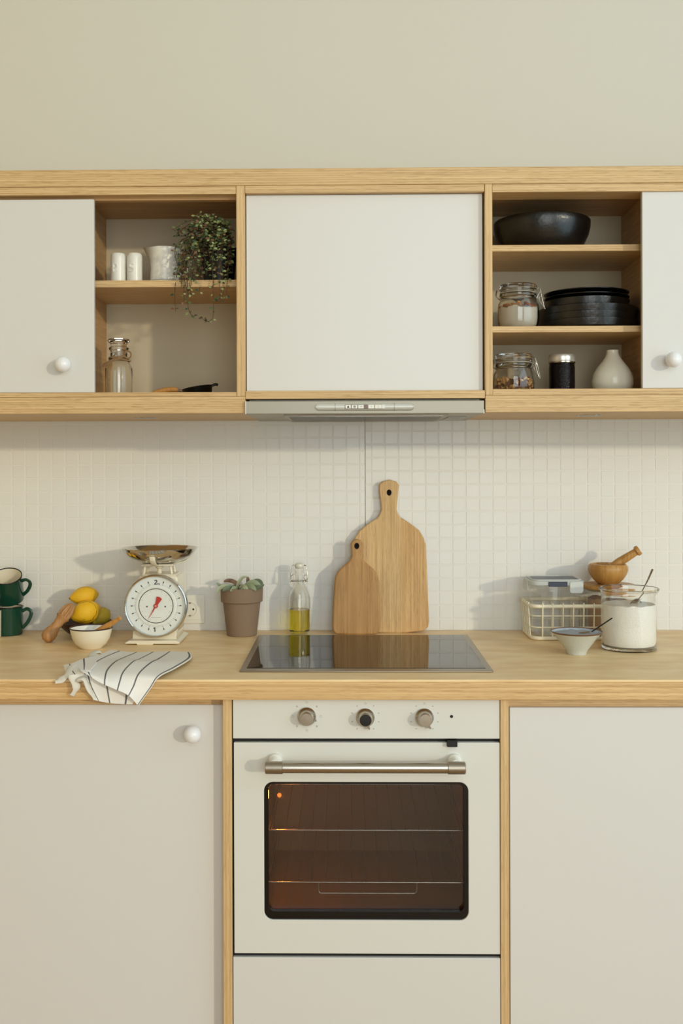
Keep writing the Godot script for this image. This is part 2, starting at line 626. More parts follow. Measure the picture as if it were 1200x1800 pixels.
	M.ceramic_black = bumpy(plain(0.026, 0.031, 0.036, 0.32), 0.03, 0.04, Vector3(9, 9, 9))
	M.ceramic_black.metallic_specular = 0.6
	M.red = plain(0.74, 0.16, 0.10, 0.4)
	M.twine = bumpy(plain(0.72, 0.57, 0.40, 0.95), 0.1, 0.2, Vector3(60, 60, 60))


func _ready() -> void:
	rng.seed = 20
	# ---- camera: 36 mm-like lens, upright, slightly turned; lens shifted down
	var cam := Camera3D.new()
	cam.name = "camera"
	add_child(cam)
	cam.projection = Camera3D.PROJECTION_FRUSTUM
	cam.near = 0.05
	cam.far = 60.0
	cam.size = 0.05 * 1800.0 / 1784.0
	cam.frustum_offset = Vector2(0.05 * 14.47 / 1784.0, -0.05 * 77.93 / 1784.0)
	cam.transform = Transform3D(Basis(Vector3.UP, deg_to_rad(0.85)) * Basis(Vector3(0, 0, 1), deg_to_rad(-0.16)), Vector3(0, 1.374, 2.268))
	cam.current = true
	# ---- sky, sun, windows
	var env := Environment.new()
	env.background_mode = Environment.BG_SKY
	var sky := Sky.new()
	var air := ProceduralSkyMaterial.new()
	air.sky_top_color = Color(0.62, 0.72, 0.86)
	air.sky_horizon_color = Color(0.88, 0.88, 0.86)
	air.ground_bottom_color = Color(0.45, 0.43, 0.40)
	air.ground_horizon_color = Color(0.70, 0.68, 0.64)
	air.energy_multiplier = 0.5
	sky.sky_material = air
	env.sky = sky
	env.tonemap_mode = Environment.TONE_MAPPER_LINEAR
	env.tonemap_exposure = 0.97
	env.sdfgi_enabled = true
	env.ssao_enabled = true
	env.ssil_enabled = true
	var around := WorldEnvironment.new()
	around.name = "surroundings"
	around.environment = env
	add_child(around)
	var sun := DirectionalLight3D.new()
	sun.name = "sun"
	sun.light_color = Color(1.0, 0.945, 0.81)
	sun.light_energy = 0.29
	sun.light_angular_distance = 1.9
	sun.shadow_enabled = true
	add_child(sun)
	sun.look_at_from_position(Vector3.ZERO, Vector3(-0.87, -0.205, -1.0))
	window_light("window_light_side", Vector3(2.56, 2.1, 2.3), PI / 2, Vector2(3.8, 3.5), 6.8, Color(0.82, 0.935, 0.99))
	window_light("window_light_rear", Vector3(0.6, 2.1, 4.56), 0.0, Vector2(2.2, 3.5), 8.0, Color(0.96, 0.985, 0.98))

	make_materials()
	build_room()
	build_tiles()
	build_worktop()
	build_wall_cabinets()
	build_hood()
	build_base_cabinets()
	build_oven()
	build_hob()
	build_left_shelves()
	build_right_shelves()
	build_counter_left()
	build_counter_middle()
	build_counter_right()


func window_light(called: String, at: Vector3, turn: float, size: Vector2, energy: float, color: Color) -> void:
	var l := AreaLight3D.new()
	l.name = called
	l.area_size = size
	l.light_energy = energy
	l.light_color = color
	l.shadow_enabled = true
	add_child(l)
	l.position = at
	l.rotation.y = turn


func build_room() -> void:
	var s := Shape.new().box(Vector3(-3.0, -0.2, -0.9), Vector3(2.8, 0.0, 4.8), 0.0)
	structure("floor", s, M.floor, "oiled wooden floor below the cabinets")
	structure("ceiling", Shape.new().box(Vector3(-3.0, 4.2, -0.9), Vector3(2.8, 4.4, 4.8), 0.0), M.plaster_cool, "white plaster ceiling high above the kitchen")
	structure("wall_back", Shape.new().box(Vector3(-3.0, 0.0, -0.9), Vector3(2.8, 4.2, WALL_Z - 0.008), 0.0), M.plaster, "pale plaster wall above the plywood cabinets")
	structure("wall_left", Shape.new().box(Vector3(-2.6, 0.0, -0.7), Vector3(-2.4, 4.2, 4.6), 0.0), M.plaster_warm, "warm toned plaster side wall")  # unseen wall, its warm tint put in for the light it bounces
	var right := Shape.new()
	right.box(Vector3(2.6, 0.0, -0.7), Vector3(2.8, 4.2, 0.35), 0.0)
	right.box(Vector3(2.6, 0.0, 4.30), Vector3(2.8, 4.2, 4.6), 0.0)
	right.box(Vector3(2.6, 0.0, 0.35), Vector3(2.8, 0.3, 4.30), 0.0)
	right.box(Vector3(2.6, 3.9, 0.35), Vector3(2.8, 4.2, 4.30), 0.0)
	structure("wall_right", right, M.plaster_cool, "plaster side wall round the tall window")
	var rear := Shape.new()
	rear.box(Vector3(-2.4, 0.0, 4.6), Vector3(-0.55, 4.2, 4.8), 0.0)
	rear.box(Vector3(1.75, 0.0, 4.6), Vector3(2.6, 4.2, 4.8), 0.0)
	rear.box(Vector3(-0.55, 0.0, 4.6), Vector3(1.75, 0.35, 4.8), 0.0)
	rear.box(Vector3(-0.55, 3.9, 4.6), Vector3(1.75, 4.2, 4.8), 0.0)
	structure("wall_rear", rear, M.rear, "plaster wall behind the camera")
	var frame := Shape.new()
	for q in [[0.35, 0.41, 0.3, 3.9], [4.24, 4.30, 0.3, 3.9], [0.41, 4.24, 0.3, 0.36], [0.41, 4.24, 3.84, 3.9]]:
		frame.box(Vector3(2.62, q[2], q[0]), Vector3(2.69, q[3], q[1]), 0.003)
	structure("window_1", frame, M.enamel_white, "white frame of the tall side window")


# Mosaic sheets: each tile proud of its grout; the lower rows, behind the things on the worktop, are joined.
func build_tiles() -> void:
	var seam := 0.0489
	var pitch := 0.0391
	var variants := []
	for i in 3:
		variants.append(Shape.new().box(Vector3(-0.0172, -0.0172, -0.002), Vector3(0.0172, 0.0172, 0.0006), 0.0005).mesh())
	for side in 2:
		var x0 := -1.30 if side == 0 else seam + 0.0008
		var x1 := seam - 0.0008 if side == 0 else 1.25
		var sheet := Node3D.new()
		sheet.name = "wall_splashback" if side == 0 else "wall_splashback_001"
		add_child(sheet)
		sheet.position = Vector3((x0 + x1) / 2, TOP, WALL_Z)
		tag(sheet, "white mosaic splashback sheet behind the kitchen scale and oil bottle" if side == 0 else "white mosaic splashback sheet behind the wire basket and flour jar", "", "", "structure")
		board("grout_panel", sheet, Vector3(x0, TOP, WALL_Z - 0.007), Vector3(x1, 1.516, WALL_Z - 0.0002), M.grout, 0.0)
		var lines := []        # tile centres along x
		var first := seam - 0.0357 if side == 0 else seam + 0.0178 + 0.0195
		for i in 36:
			var x := first - i * pitch if side == 0 else first + i * pitch
			if x > -1.28 and x < 1.23:
				lines.append(x)
		var shift := 1.4815 if side == 0 else 1.5005
		var single := 0
		var joined := Shape.new()
		for r in range(-1, 18):
			var y := shift - r * pitch
			if y < TOP + 0.0172 or y > 1.4945:       # rows cut by the worktop or the cabinets
				var low := maxf(y - 0.0172, TOP + 0.0005) - TOP
				var high := minf(y + 0.0172, 1.5135) - TOP
				if high - low > 0.003:
					for x in lines:
						joined.box(Vector3(x - sheet.position.x - 0.0172, low, -0.002), Vector3(x - sheet.position.x + 0.0172, high, 0.0006), 0.0005)
				continue
			var cut := 0.0072 if side == 0 else 0.0080       # the narrow pieces beside the joint
			var cx := (seam - 0.0085 if side == 0 else seam + 0.0090) - sheet.position.x
			joined.box(Vector3(cx - cut, y - TOP - 0.0172, -0.002), Vector3(cx + cut, y - TOP + 0.0172, 0.0006), 0.0005)
			for x in lines:
				if single < 300 and x > -1.03 and x < 1.02:
					single += 1
					put("tile", variants[rng.randi() % 3], M.tile[rng.randi() % 3], sheet, Vector3(x - sheet.position.x, y - TOP, rng.randf_range(-0.0004, 0.0)), Vector3(rng.randf_range(-0.0015, 0.0015), rng.randf_range(-0.0015, 0.0015), 0))
				else:
					var c := Vector3(x - sheet.position.x, y - TOP, 0)
					joined.box(c - Vector3(0.0172, 0.0172, 0.002), c + Vector3(0.0172, 0.0172, 0.0006), 0.0005)
		tag(put("tiles_below", joined, M.tile[0], sheet), "lower rows of white mosaic tiles", "", "", "stuff")
	structure("trim_1", Shape.new().box(Vector3(seam - 0.0008, TOP, WALL_Z - 0.007), Vector3(seam + 0.0008, 1.512, WALL_Z - 0.001), 0.0), M.seam, "thin dark joint between the two mosaic sheets")
	# the socket
	var s := thing("wall_socket", "white double-framed wall socket partly behind the kitchen scale", "socket", Vector3(-0.4615, 0.9629, WALL_Z))
	put("cover_frame", Shape.new().extrude(round_rect(0.084, 0.084, 0.004), 0.0, 0.007, 0.002, Transform3D.IDENTITY, []), M.ivory, s)
	put("inner_frame", Shape.new().extrude(round_rect(0.062, 0.062, 0.003), 0.006, 0.0095, 0.0012), M.ivory, s)
	var cup := Shape.new().lathe([Vector2(0.0215, 0.0), Vector2(0.0215, 0.0035), Vector2(0.0195, 0.0035), Vector2(0.0185, 0.0012), Vector2(0.0, 0.0012)], 36, Transform3D(Basis(Vector3(1, 0, 0), PI / 2), Vector3(0, 0, 0.0092)))
	put("plug_well", cup, M.ivory, s)
	for x in [-0.0095, 0.0095]:
		put("contact_hole", Shape.new().lathe([Vector2(0.0028, 0), Vector2(0.0028, 0.0004), Vector2(0.0, 0.0004)], 16, Transform3D(Basis(Vector3(1, 0, 0), PI / 2), Vector3(x, 0, 0.0105))), M.gap, s)
	for y in [-0.0185, 0.0185]:
		put("earth_clip", Shape.new().box(Vector3(-0.003, y - 0.002, 0.0095), Vector3(0.003, y + 0.002, 0.0135), 0.0006), M.steel_soft, s)


func build_worktop() -> void:
	var w := thing("worktop", "long plywood worktop with a worn pale surface and layered front edge", "worktop", Vector3(0, TOP - 0.0455, -0.34))
	board("surface", w, Vector3(-1.7, TOP - 0.006, WALL_Z), Vector3(1.5, TOP, -0.001), M.top, 0.0012)
	board("front_edge", w, Vector3(-1.7, TOP - 0.0455, -0.16), Vector3(1.5, TOP - 0.006, 0.0), M.top_edge, 0.0012)
	board("core", w, Vector3(-1.7, TOP - 0.0455, WALL_Z), Vector3(1.5, TOP - 0.006, -0.16), M.face, 0.0)


func sliding_door(parent: Node3D, lo: Vector3, hi: Vector3, knob: Vector3) -> void:
	var d := board("door", parent, lo, hi, M.laminate, 0.0012)
	if knob != Vector3.ZERO:
		round_knob(d, knob - (lo + hi) / 2.0)


func round_knob(parent: Node3D, at: Vector3) -> void:
	var r := 0.0195
	var p := [Vector2(0.008, 0.0), Vector2(0.008, 0.010)]
	for i in 13:
		var a := lerpf(-1.12, PI / 2, i / 12.0)
		p.append(Vector2(maxf(r * cos(a), 0.0), 0.0265 + r * sin(a)))
	p[p.size() - 1].x = 0.0
	put("knob", Shape.new().lathe(p, 32, Transform3D(Basis(Vector3(1, 0, 0), PI / 2), Vector3.ZERO)), M.knob_white, parent, at)


func build_wall_cabinets() -> void:
	var rail := thing("cabinet_top_board", "long layered plywood board capping the row of wall cabinets", "board", Vector3(0, 2.085, -0.48))
	board("top_board", rail, Vector3(-1.7, 2.085, WALL_Z), Vector3(1.5, 2.1275, FRONT + 0.001), M.edge)

	# left cabinet
	var a := thing("wall_cabinet", "plywood wall cabinet holding the trailing plant, its white door slid aside", "cabinet", Vector3(-0.7, 1.512, -0.48))
	board("bottom_board", a, Vector3(-1.4, 1.512, WALL_Z), Vector3(-0.259, 1.554, FRONT), M.edge)
	board("bottom_track", a, Vector3(-1.4, 1.5545, -0.36), Vector3(-0.2812, 1.5655, FRONT - 0.001), M.edge, 0.0005)
	board("top_track", a, Vector3(-1.4, 2.0645, -0.36), Vector3(-0.2812, 2.0845, FRONT - 0.001), M.edge)
	board("ceiling_board", a, Vector3(-1.4, 2.081, BACK), Vector3(-0.2812, 2.085, -0.361), M.face, 0.0)
	board("side_panel", a, Vector3(-0.2805, 1.5545, WALL_Z), Vector3(-0.2592, 2.0848, FRONT), M.edge_up)
	board("side_panel", a, Vector3(-0.706, 1.5545, BACK), Vector3(-0.685, 2.081, -0.335), M.face)
	board("back_panel", a, Vector3(-1.4, 1.5545, BACK - 0.012), Vector3(-0.2812, 2.0845, BACK), M.back, 0.0)
	var sh := board("shelf", a, Vector3(-0.685, 1.8395, BACK), Vector3(-0.2812, 1.8575, -0.335), M.edge)
	sh.material_override = M.edge
	sliding_door(a, Vector3(-1.36, 1.5662, -0.306), Vector3(-0.6425, 2.0555, -0.292), Vector3(-0.7147, 1.6351, -0.292))
	board("door_track_lip", a, Vector3(-1.4, 2.0565, -0.33), Vector3(-0.2812, 2.0645, -0.31), M.face, 0.0)

	# middle cabinet over the hob
	var b := thing("wall_cabinet", "plywood wall cabinet with one closed white front above the extractor hood", "cabinet", Vector3(0.043, 1.5475, -0.48))
	board("bottom_board", b, Vector3(-0.2585, 1.5475, WALL_Z), Vector3(0.3432, 1.5675, FRONT), M.edge)
	board("top_board", b, Vector3(-0.2585, 2.0665, WALL_Z), Vector3(0.3432, 2.0848, FRONT - 0.0005), M.edge)
	board("front_panel", b, Vector3(-0.2572, 1.5682, -0.318), Vector3(0.3405, 2.0658, -0.302), M.laminate, 0.0012)

	# right cabinet
	var c := thing("wall_cabinet", "plywood wall cabinet with black crockery on two shelves, its white door slid aside", "cabinet", Vector3(0.8, 1.512, -0.48))
	board("bottom_board", c, Vector3(0.3442, 1.512, WALL_Z), Vector3(1.4, 1.5545, FRONT), M.edge)
	board("bottom_track", c, Vector3(0.3635, 1.555, -0.36), Vector3(1.4, 1.5705, FRONT - 0.001), M.edge, 0.0005)
	board("top_track", c, Vector3(0.3635, 2.0645, -0.36), Vector3(1.4, 2.0845, FRONT - 0.001), M.edge)
	board("ceiling_board", c, Vector3(0.3635, 2.081, BACK), Vector3(1.4, 2.085, -0.361), M.face, 0.0)
	board("side_panel", c, Vector3(0.3442, 1.555, WALL_Z), Vector3(0.363, 2.0848, FRONT), M.edge_up)
	board("side_panel", c, Vector3(0.7705, 1.555, BACK), Vector3(0.791, 2.081, -0.335), M.face)
	board("back_panel", c, Vector3(0.3635, 1.555, BACK - 0.012), Vector3(1.4, 2.0845, BACK), M.back, 0.0)
	board("shelf", c, Vector3(0.3635, 1.926, BACK), Vector3(0.7705, 1.9425, -0.335), M.edge)
	board("shelf", c, Vector3(0.3635, 1.7188, BACK), Vector3(0.7705, 1.7348, -0.335), M.edge)
	sliding_door(c, Vector3(0.739, 1.5712, -0.306), Vector3(1.38, 2.0685, -0.292), Vector3(0.8083, 1.640, -0.292))

	for q in [[-0.555, -0.50, "round recessed light under the cabinet with the trailing plant"], [0.6424, -0.45, "round recessed light under the cabinet with the black crockery"]]:
		var l := thing("cabinet_light", q[2], "light", Vector3(q[0], 1.512, q[1]), "recessed lights under the wall cabinets")
		put("rim", Shape.new().lathe([Vector2(0.026, -0.0008), Vector2(0.029, -0.0022), Vector2(0.034, -0.0016), Vector2(0.0345, 0.0)], 36), M.steel, l)
		put("lens", Shape.new().lathe([Vector2(0.0, -0.0006), Vector2(0.026, -0.0006), Vector2(0.026, 0.0)], 36), M.frost, l)


func build_hood() -> void:
	var h := thing("extractor_hood", "slim grey extractor hood with a rounded control bar under the closed cabinet", "hood", Vector3(0.0407, 1.509, -0.48))
	board("front_panel", h, Vector3(-0.2585, 1.509, -0.300), Vector3(0.3405, 1.5415, -0.278), M.hood, 0.0015)
	board("end_cap", h, Vector3(-0.2585, 1.509, -0.2785), Vector3(-0.2565, 1.5415, -0.2765), M.ivory, 0.0004)
	board("end_cap", h, Vector3(0.3382, 1.509, -0.2785), Vector3(0.3408, 1.519, -0.2765), M.ivory, 0.0004)
	board("underside", h, Vector3(-0.2585, 1.510, WALL_Z), Vector3(0.3405, 1.516, -0.300), M.hood, 0.0)
	board("casing", h, Vector3(-0.2505, 1.516, WALL_Z), Vector3(0.3325, 1.5465, -0.31), M.hood, 0.0)
	var f := board("grease_filter", h, Vector3(-0.165, 1.5065, -0.66), Vector3(0.255, 1.510, -0.325), M.steel_soft, 0.0008)
	for i in 30:
		var z := -0.155 + i * 0.0105
		put("filter_slat", Shape.new().box(Vector3(-0.2, -0.0030, z), Vector3(0.2, -0.0015, z + 0.006), 0.0004), M.steel, f)
	var lamp := board("lamp_cover", h, Vector3(0.268, 1.5075, -0.60), Vector3(0.318, 1.510, -0.45), M.frost, 0.0008)
	lamp.name = "lamp_cover"
	# control bar: a half-round rod with three sections
	var bar := Shape.new()
	var xs := [-0.0822, 0.1652]
	var path := []
	var radii := []
	for i in 9:
		var g := PI / 2 * i / 8.0
		path.append(Vector3(xs[0] + 0.0098 * (1 - cos(g)), 1.5262, -0.279))
		radii.append(maxf(0.0098 * sin(g), 0.0006))
	for i in 9:
		var g := PI / 2 * (8 - i) / 8.0
		path.append(Vector3(xs[1] - 0.0098 * (1 - cos(g)), 1.5262, -0.279))
		radii.append(maxf(0.0098 * sin(g), 0.0006))
	bar.tube(path, radii, 24)
	for i in bar.v.size():
		bar.v[i] -= h.position
	var rod := put("control_bar", bar, M.hood_bar, h)
	for x in [-0.0326, 0.1155]:
		put("bar_joint", Shape.new().lathe([Vector2(0.00985, -0.0004), Vector2(0.0100, 0.0), Vector2(0.00985, 0.0004)], 32, Transform3D(Basis(Vector3(0, 0, 1), PI / 2), Vector3(x, 1.5262, -0.279) - h.position)), M.print, rod)
	var plate := put("button_strip", Shape.new().box(Vector3(-0.0500, -0.0052, -0.004), Vector3(0.0510, 0.0052, 0.0012), 0.0006), M.hood_bar, h, Vector3(0.0415, 1.5262, -0.270) - h.position)
	for i in 6:
		var x0 := [-0.0490, -0.0330, -0.0172, -0.0010, 0.0085, 0.0250][i] as float
		var x1 := [-0.0338, -0.0180, -0.0018, 0.0075, 0.0242, 0.0420][i] as float
		var c := Vector3((x0 + x1) / 2, 0, 0.0012)
		var b := put("button" if i != 3 else "display", Shape.new().box(Vector3((x0 - x1) / 2, -0.0048, -0.0004), Vector3((x1 - x0) / 2, 0.0048, 0.0008), 0.0004), M.ivory if i != 3 else plain(0.50, 0.36, 0.34, 0.3), plate, c)
		var fr := Shape.new()
		var hw := (x1 - x0) / 2
		for q in [[-hw, hw, 0.0044, 0.0050], [-hw, hw, -0.0050, -0.0044], [-hw, -hw + 0.0007, -0.005, 0.005], [hw - 0.0007, hw, -0.005, 0.005]]:
			fr.box(Vector3(q[0], q[2], 0.0), Vector3(q[1], q[3], 0.0010), 0.0)
		match i:
			0:
				fr.extrude([Vector2(-0.0032, -0.0026), Vector2(0.0032, -0.0026), Vector2(0.0022, -0.0002), Vector2(0.0, 0.0030), Vector2(-0.0022, -0.0002)], 0.0004, 0.0010, 0.0001)
			1:
				fr.lathe([Vector2(0.0022, 0.0), Vector2(0.0030, 0.0), Vector2(0.0030, 0.001), Vector2(0.0022, 0.001)], 20, Transform3D(Basis(Vector3(1, 0, 0), PI / 2), Vector3.ZERO))
				fr.box(Vector3(-0.0004, -0.002, 0.0), Vector3(0.0004, 0.002, 0.001), 0.0)
				fr.box(Vector3(-0.002, -0.0004, 0.0), Vector3(0.002, 0.0004, 0.001), 0.0)
			2:
				fr.box(Vector3(-0.0028, -0.0004, 0.0), Vector3(0.0028, 0.0004, 0.001), 0.0)
			4:
				fr.box(Vector3(-0.0014, -0.0003, 0.0), Vector3(0.0014, 0.0003, 0.001), 0.0)
				fr.box(Vector3(-0.0003, -0.0014, 0.0), Vector3(0.0003, 0.0014, 0.001), 0.0)
			5:
				fr.lathe([Vector2(0.0022, 0.0), Vector2(0.0027, 0.0), Vector2(0.0027, 0.001), Vector2(0.0022, 0.001)], 20, Transform3D(Basis(Vector3(1, 0, 0), PI / 2), Vector3.ZERO))
		fr.box(Vector3(-0.0001, -0.0001, 0), Vector3(0.0001, 0.0001, 0.0003), 0.0)
		for j in fr.v.size():
			fr.v[j] += c
		put("button_marking", fr, M.print if i < 4 else M.print_pale, plate)


func build_base_cabinets() -> void:
	var a := thing("base_cabinet", "plywood base cabinet with a plain white door below the striped towel", "cabinet", Vector3(-0.84, 0.04, -0.3))
	board("side_panel", a, Vector3(-0.2845, 0.04, -0.6), Vector3(-0.2645, 0.8540, -0.016), M.edge_up)
	board("top_rail", a, Vector3(-1.4, 0.824, -0.6), Vector3(-0.2848, 0.8540, -0.052), M.edge)
	sliding_door(a, Vector3(-1.38, 0.045, -0.064), Vector3(-0.2860, 0.8330, -0.046), Vector3(-0.3535, 0.7720, -0.046))
	var b := thing("base_cabinet", "plywood base cabinet with a plain white door below the flour jar", "cabinet", Vector3(0.9, 0.04, -0.3))
	board("side_panel", b, Vector3(0.3395, 0.04, -0.6), Vector3(0.3585, 0.8540, -0.016), M.edge_up)
	board("top_rail", b, Vector3(0.3588, 0.824, -0.6), Vector3(1.4, 0.8540, -0.034), M.edge)
	sliding_door(b, Vector3(0.3605, 0.045, -0.0335), Vector3(1.38, 0.8338, -0.018), Vector3.ZERO)
	var d := thing("drawer_unit", "plain white drawer unit beneath the oven", "drawer", Vector3(0.038, 0.04, -0.3))
	board("drawer_front", d, Vector3(-0.2628, 0.045, -0.036), Vector3(0.3385, 0.2700, -0.018), M.laminate, 0.0012)
	board("drawer_box", d, Vector3(-0.25, 0.06, -0.58), Vector3(0.325, 0.25, -0.036), M.face, 0.0)
	structure("trim_2", Shape.new().box(Vector3(-1.7, 0.0, -0.6), Vector3(1.5, 0.04, -0.08), 0.0), M.gap, "dark recessed plinth under the base cabinets")


func build_oven() -> void:
	var o := thing("oven", "white built-in oven with three metal knobs and a dark window", "oven", Vector3(0.039, 0.2770, -0.3))
	var F := -0.019
	board("control_panel", o, Vector3(-0.2622, 0.7632, F - 0.02), Vector3(0.3388, 0.8530, F), M.enamel_white, 0.0012)
	board("gap_strip", o, Vector3(-0.2622, 0.7440, F - 0.03), Vector3(0.3388, 0.7660, F - 0.012), M.gap, 0.0)
	board("gap_frame", o, Vector3(-0.2642, 0.2715, F - 0.03), Vector3(-0.2612, 0.8530, F - 0.006), M.gap, 0.0)
	board("gap_frame", o, Vector3(-0.2642, 0.2715, F - 0.03), Vector3(0.3392, 0.2775, F - 0.006), M.gap, 0.0)
	# door: a slab with a rounded opening
	var door := Shape.new()
	var W := 0.5985
	var H := 0.4758
	var dc := Vector3(0.0392, 0.5166, F)
	var hole := []
	var wc := Vector2(0.0377 - dc.x, 0.5098 - dc.y)
	for q in round_rect(0.4600, 0.3112, 0.020):
		hole.append(q + wc)
	door.extrude(round_rect(W, H, 0.0015, 2), -0.030, 0.0, 0.0010, Transform3D.IDENTITY, hole)
	var d := put("door", door, M.enamel_white, o, dc - o.position)
	var rim := []
	var inner := []
	for q in round_rect(0.4598, 0.3110, 0.0199):
		rim.append(q + wc)
	for q in round_rect(0.4400, 0.2870, 0.013):
		inner.append(q + wc + Vector2(0, 0.0065))
	put("window_border", Shape.new().extrude(rim, -0.016, -0.004, 0.0006, Transform3D.IDENTITY, inner), plain(0.012, 0.014, 0.018, 0.12), d)
	var pane := glass(0.22, 0.10, 0.075, 0.04)
	put("window_pane", Shape.new().box(Vector3(-0.225 + wc.x, -0.15 + wc.y, -0.0185), Vector3(0.225 + wc.x, 0.152 + wc.y, -0.0165), 0.0), pane, d)
	put("door_lining", Shape.new().extrude(round_rect(0.56, 0.44, 0.01, 2), -0.036, -0.0305, 0.001, Transform3D.IDENTITY, hole), M.gap, d)
	# handle
	var hy := 0.7113 - dc.y
	var x0 := -0.1856 - dc.x
	var x1 := 0.2562 - dc.x
	var turn := Transform3D(Basis(Vector3(0, 0, 1), -PI / 2), Vector3(0, hy, 0.046))
	var bar := put("handle", Shape.new().lathe([Vector2(0.0, x0 + 0.02), Vector2(0.0118, x0 + 0.02), Vector2(0.0118, x1 - 0.02), Vector2(0.0, x1 - 0.02)], 32, turn), M.steel, d)
	for s in [[x0, x0 + 0.0395], [x1 - 0.0395, x1]]:
		put("handle_sleeve", Shape.new().lathe([Vector2(0.0, s[0]), Vector2(0.0122, s[0]), Vector2(0.0135, s[0] + 0.0015), Vector2(0.0135, s[1] - 0.0012), Vector2(0.0120, s[1]), Vector2(0.0, s[1])], 32, turn), M.steel_soft, bar)
		var m: float = (s[0] + s[1]) / 2
		put("handle_post", Shape.new().lathe([Vector2(0.0, 0.0), Vector2(0.0155, 0.0), Vector2(0.0155, 0.012), Vector2(0.012, 0.016), Vector2(0.0105, 0.036), Vector2(0.0, 0.038)], 28, Transform3D(Basis(Vector3(1, 0, 0), PI / 2), Vector3(m, hy + 0.004, 0.0))), M.ivory, bar)
	# inside
	var dark := plain(0.46, 0.36, 0.25, 0.4)
	var c0 := Vector3(-0.2, 0.345, -0.46)
	var c1 := Vector3(0.276, 0.685, F - 0.034)
	var cavity := Shape.new()
	var mid := (c0 + c1) / 2
	cavity.box(Vector3(c0.x, c0.y - 0.01, c0.z) - mid, Vector3(c1.x, c0.y, c1.z) - mid, 0.0)
	cavity.box(Vector3(c0.x, c1.y, c0.z) - mid, Vector3(c1.x, c1.y + 0.01, c1.z) - mid, 0.0)
	cavity.box(Vector3(c0.x - 0.01, c0.y, c0.z) - mid, Vector3(c0.x, c1.y, c1.z) - mid, 0.0)
	cavity.box(Vector3(c1.x, c0.y, c0.z) - mid, Vector3(c1.x + 0.01, c1.y, c1.z) - mid, 0.0)
	cavity.box(Vector3(c0.x, c0.y, c0.z - 0.01) - mid, Vector3(c1.x, c1.y, c0.z) - mid, 0.0)
	put("cavity", cavity, dark, o, mid - o.position)
	for q in [[0.5370, -0.075, false], [0.4220, -0.062, true]]:
		var y: float = q[0]
		var z: float = q[1]
		var r := put("oven_rack", Shape.new().tube([Vector3(-0.193, 0, 0), Vector3(0.270, 0, 0)], 0.0016 if not q[2] else 0.0021, 8), M.steel, o, Vector3(0, y, z) - o.position)
		var wires := Shape.new()
		for i in 15:
			var x := -0.18 + i * 0.031
			wires.tube([Vector3(x, -0.001, 0), Vector3(x, -0.001, -0.34)], 0.0010, 6)
		wires.tube([Vector3(-0.193, 0, -0.34), Vector3(0.270, 0, -0.34)], 0.0018, 8)
		wires.tube([Vector3(-0.186, 0, 0), Vector3(-0.186, 0, -0.34)], 0.0018, 8)
		wires.tube([Vector3(0.263, 0, 0), Vector3(0.263, 0, -0.34)], 0.0018, 8)
		put("rack_wires", wires, M.steel, r)
		if q[2]:
			var loop := [Vector3(-0.071, 0, 0.002), Vector3(-0.071, -0.018, 0.002)] + arc(Vector3(-0.065, -0.018, 0.002), Vector3(-0.006, 0, 0), Vector3(0, -0.006, 0), 0.3, PI / 2, 4) + arc(Vector3(0.148, -0.018, 0.002), Vector3(0, -0.006, 0), Vector3(0.006, 0, 0), 0.0, PI / 2 - 0.3, 4) + [Vector3(0.154, -0.018, 0.002), Vector3(0.154, 0, 0.002)]
			put("pull_loop", Shape.new().tube(loop, 0.0023, 8), M.steel, r)
	var studs := Shape.new()
	for i in 9:
		for z in [-0.07, -0.10]:
			for s in [[c0.x + 0.002, 1.0], [c1.x - 0.002, -1.0]]:
				studs.blob(func(e: Vector3) -> Vector3: return Vector3(s[0], 0.385 + i * 0.034, z) - o.position + e * 0.0022, 4, 6)
	tag(put("liner_perforations", studs, M.steel, o), "small bright studs along the oven's side liners", "", "", "stuff")
	var bulb := plain(1.0, 0.6, 0.25, 0.4)
	bulb.emission_enabled = true
	bulb.emission = Color(1.0, 0.55, 0.2)
	bulb.emission_energy_multiplier = 1.5
	var at := Vector3(0.092, 0.600, -0.452)
	put("oven_lamp", Shape.new().blob(func(e: Vector3) -> Vector3: return e * Vector3(0.005, 0.004, 0.005), 8, 12), bulb, o, at - o.position)
	var l := OmniLight3D.new()
	l.name = "oven_lamp_light"
	l.light_color = Color(1.0, 0.58, 0.24)
	l.light_energy = 0.030
	l.light_size = 0.005
	l.omni_range = 8.0
	l.omni_attenuation = 2.0
	l.shadow_enabled = true
	o.add_child(l)
	l.position = Vector3(-0.165, 0.60, -0.13) - o.position
	put("side_lamp", Shape.new().blob(func(e: Vector3) -> Vector3: return e * 0.005, 8, 12), bulb, o, l.position)
	# knobs and their print
	var angles := [20.0, 70.0, 60.0]
	var where := [Vector3(-0.0950, 0.8135, F), Vector3(0.0368, 0.8113, F), Vector3(0.1697, 0.8113, F)]
	var spin := Basis(Vector3(1, 0, 0), PI / 2)
	for i in 3:
		var kmat: Material = M.steel
		var knob := put("knob", Shape.new().lathe([Vector2(0.0205, 0.0), Vector2(0.0208, 0.004), Vector2(0.0190, 0.0065), Vector2(0.0165, 0.009), Vector2(0.0150, 0.026), Vector2(0.0140, 0.0282), Vector2(0.0, 0.0286)], 40, Transform3D(spin, Vector3.ZERO)), kmat, o, where[i] - o.position)
		put("knob_face", Shape.new().lathe([Vector2(0.0134, 0.0284), Vector2(0.0130, 0.0292), Vector2(0.0, 0.0294)], 32, Transform3D(spin, Vector3.ZERO)), plain(0.06, 0.06, 0.06, 0.3) if i == 1 else M.steel_soft, knob)
		var g := deg_to_rad(-angles[i])
		put("pointer", Shape.new().box(Vector3(0.012, -0.0018, 0.002), Vector3(0.0232 if i == 0 else 0.0265, 0.0018, 0.012), 0.0008, Transform3D(Basis(Vector3(0, 0, 1), g), Vector3.ZERO)), M.steel, knob)
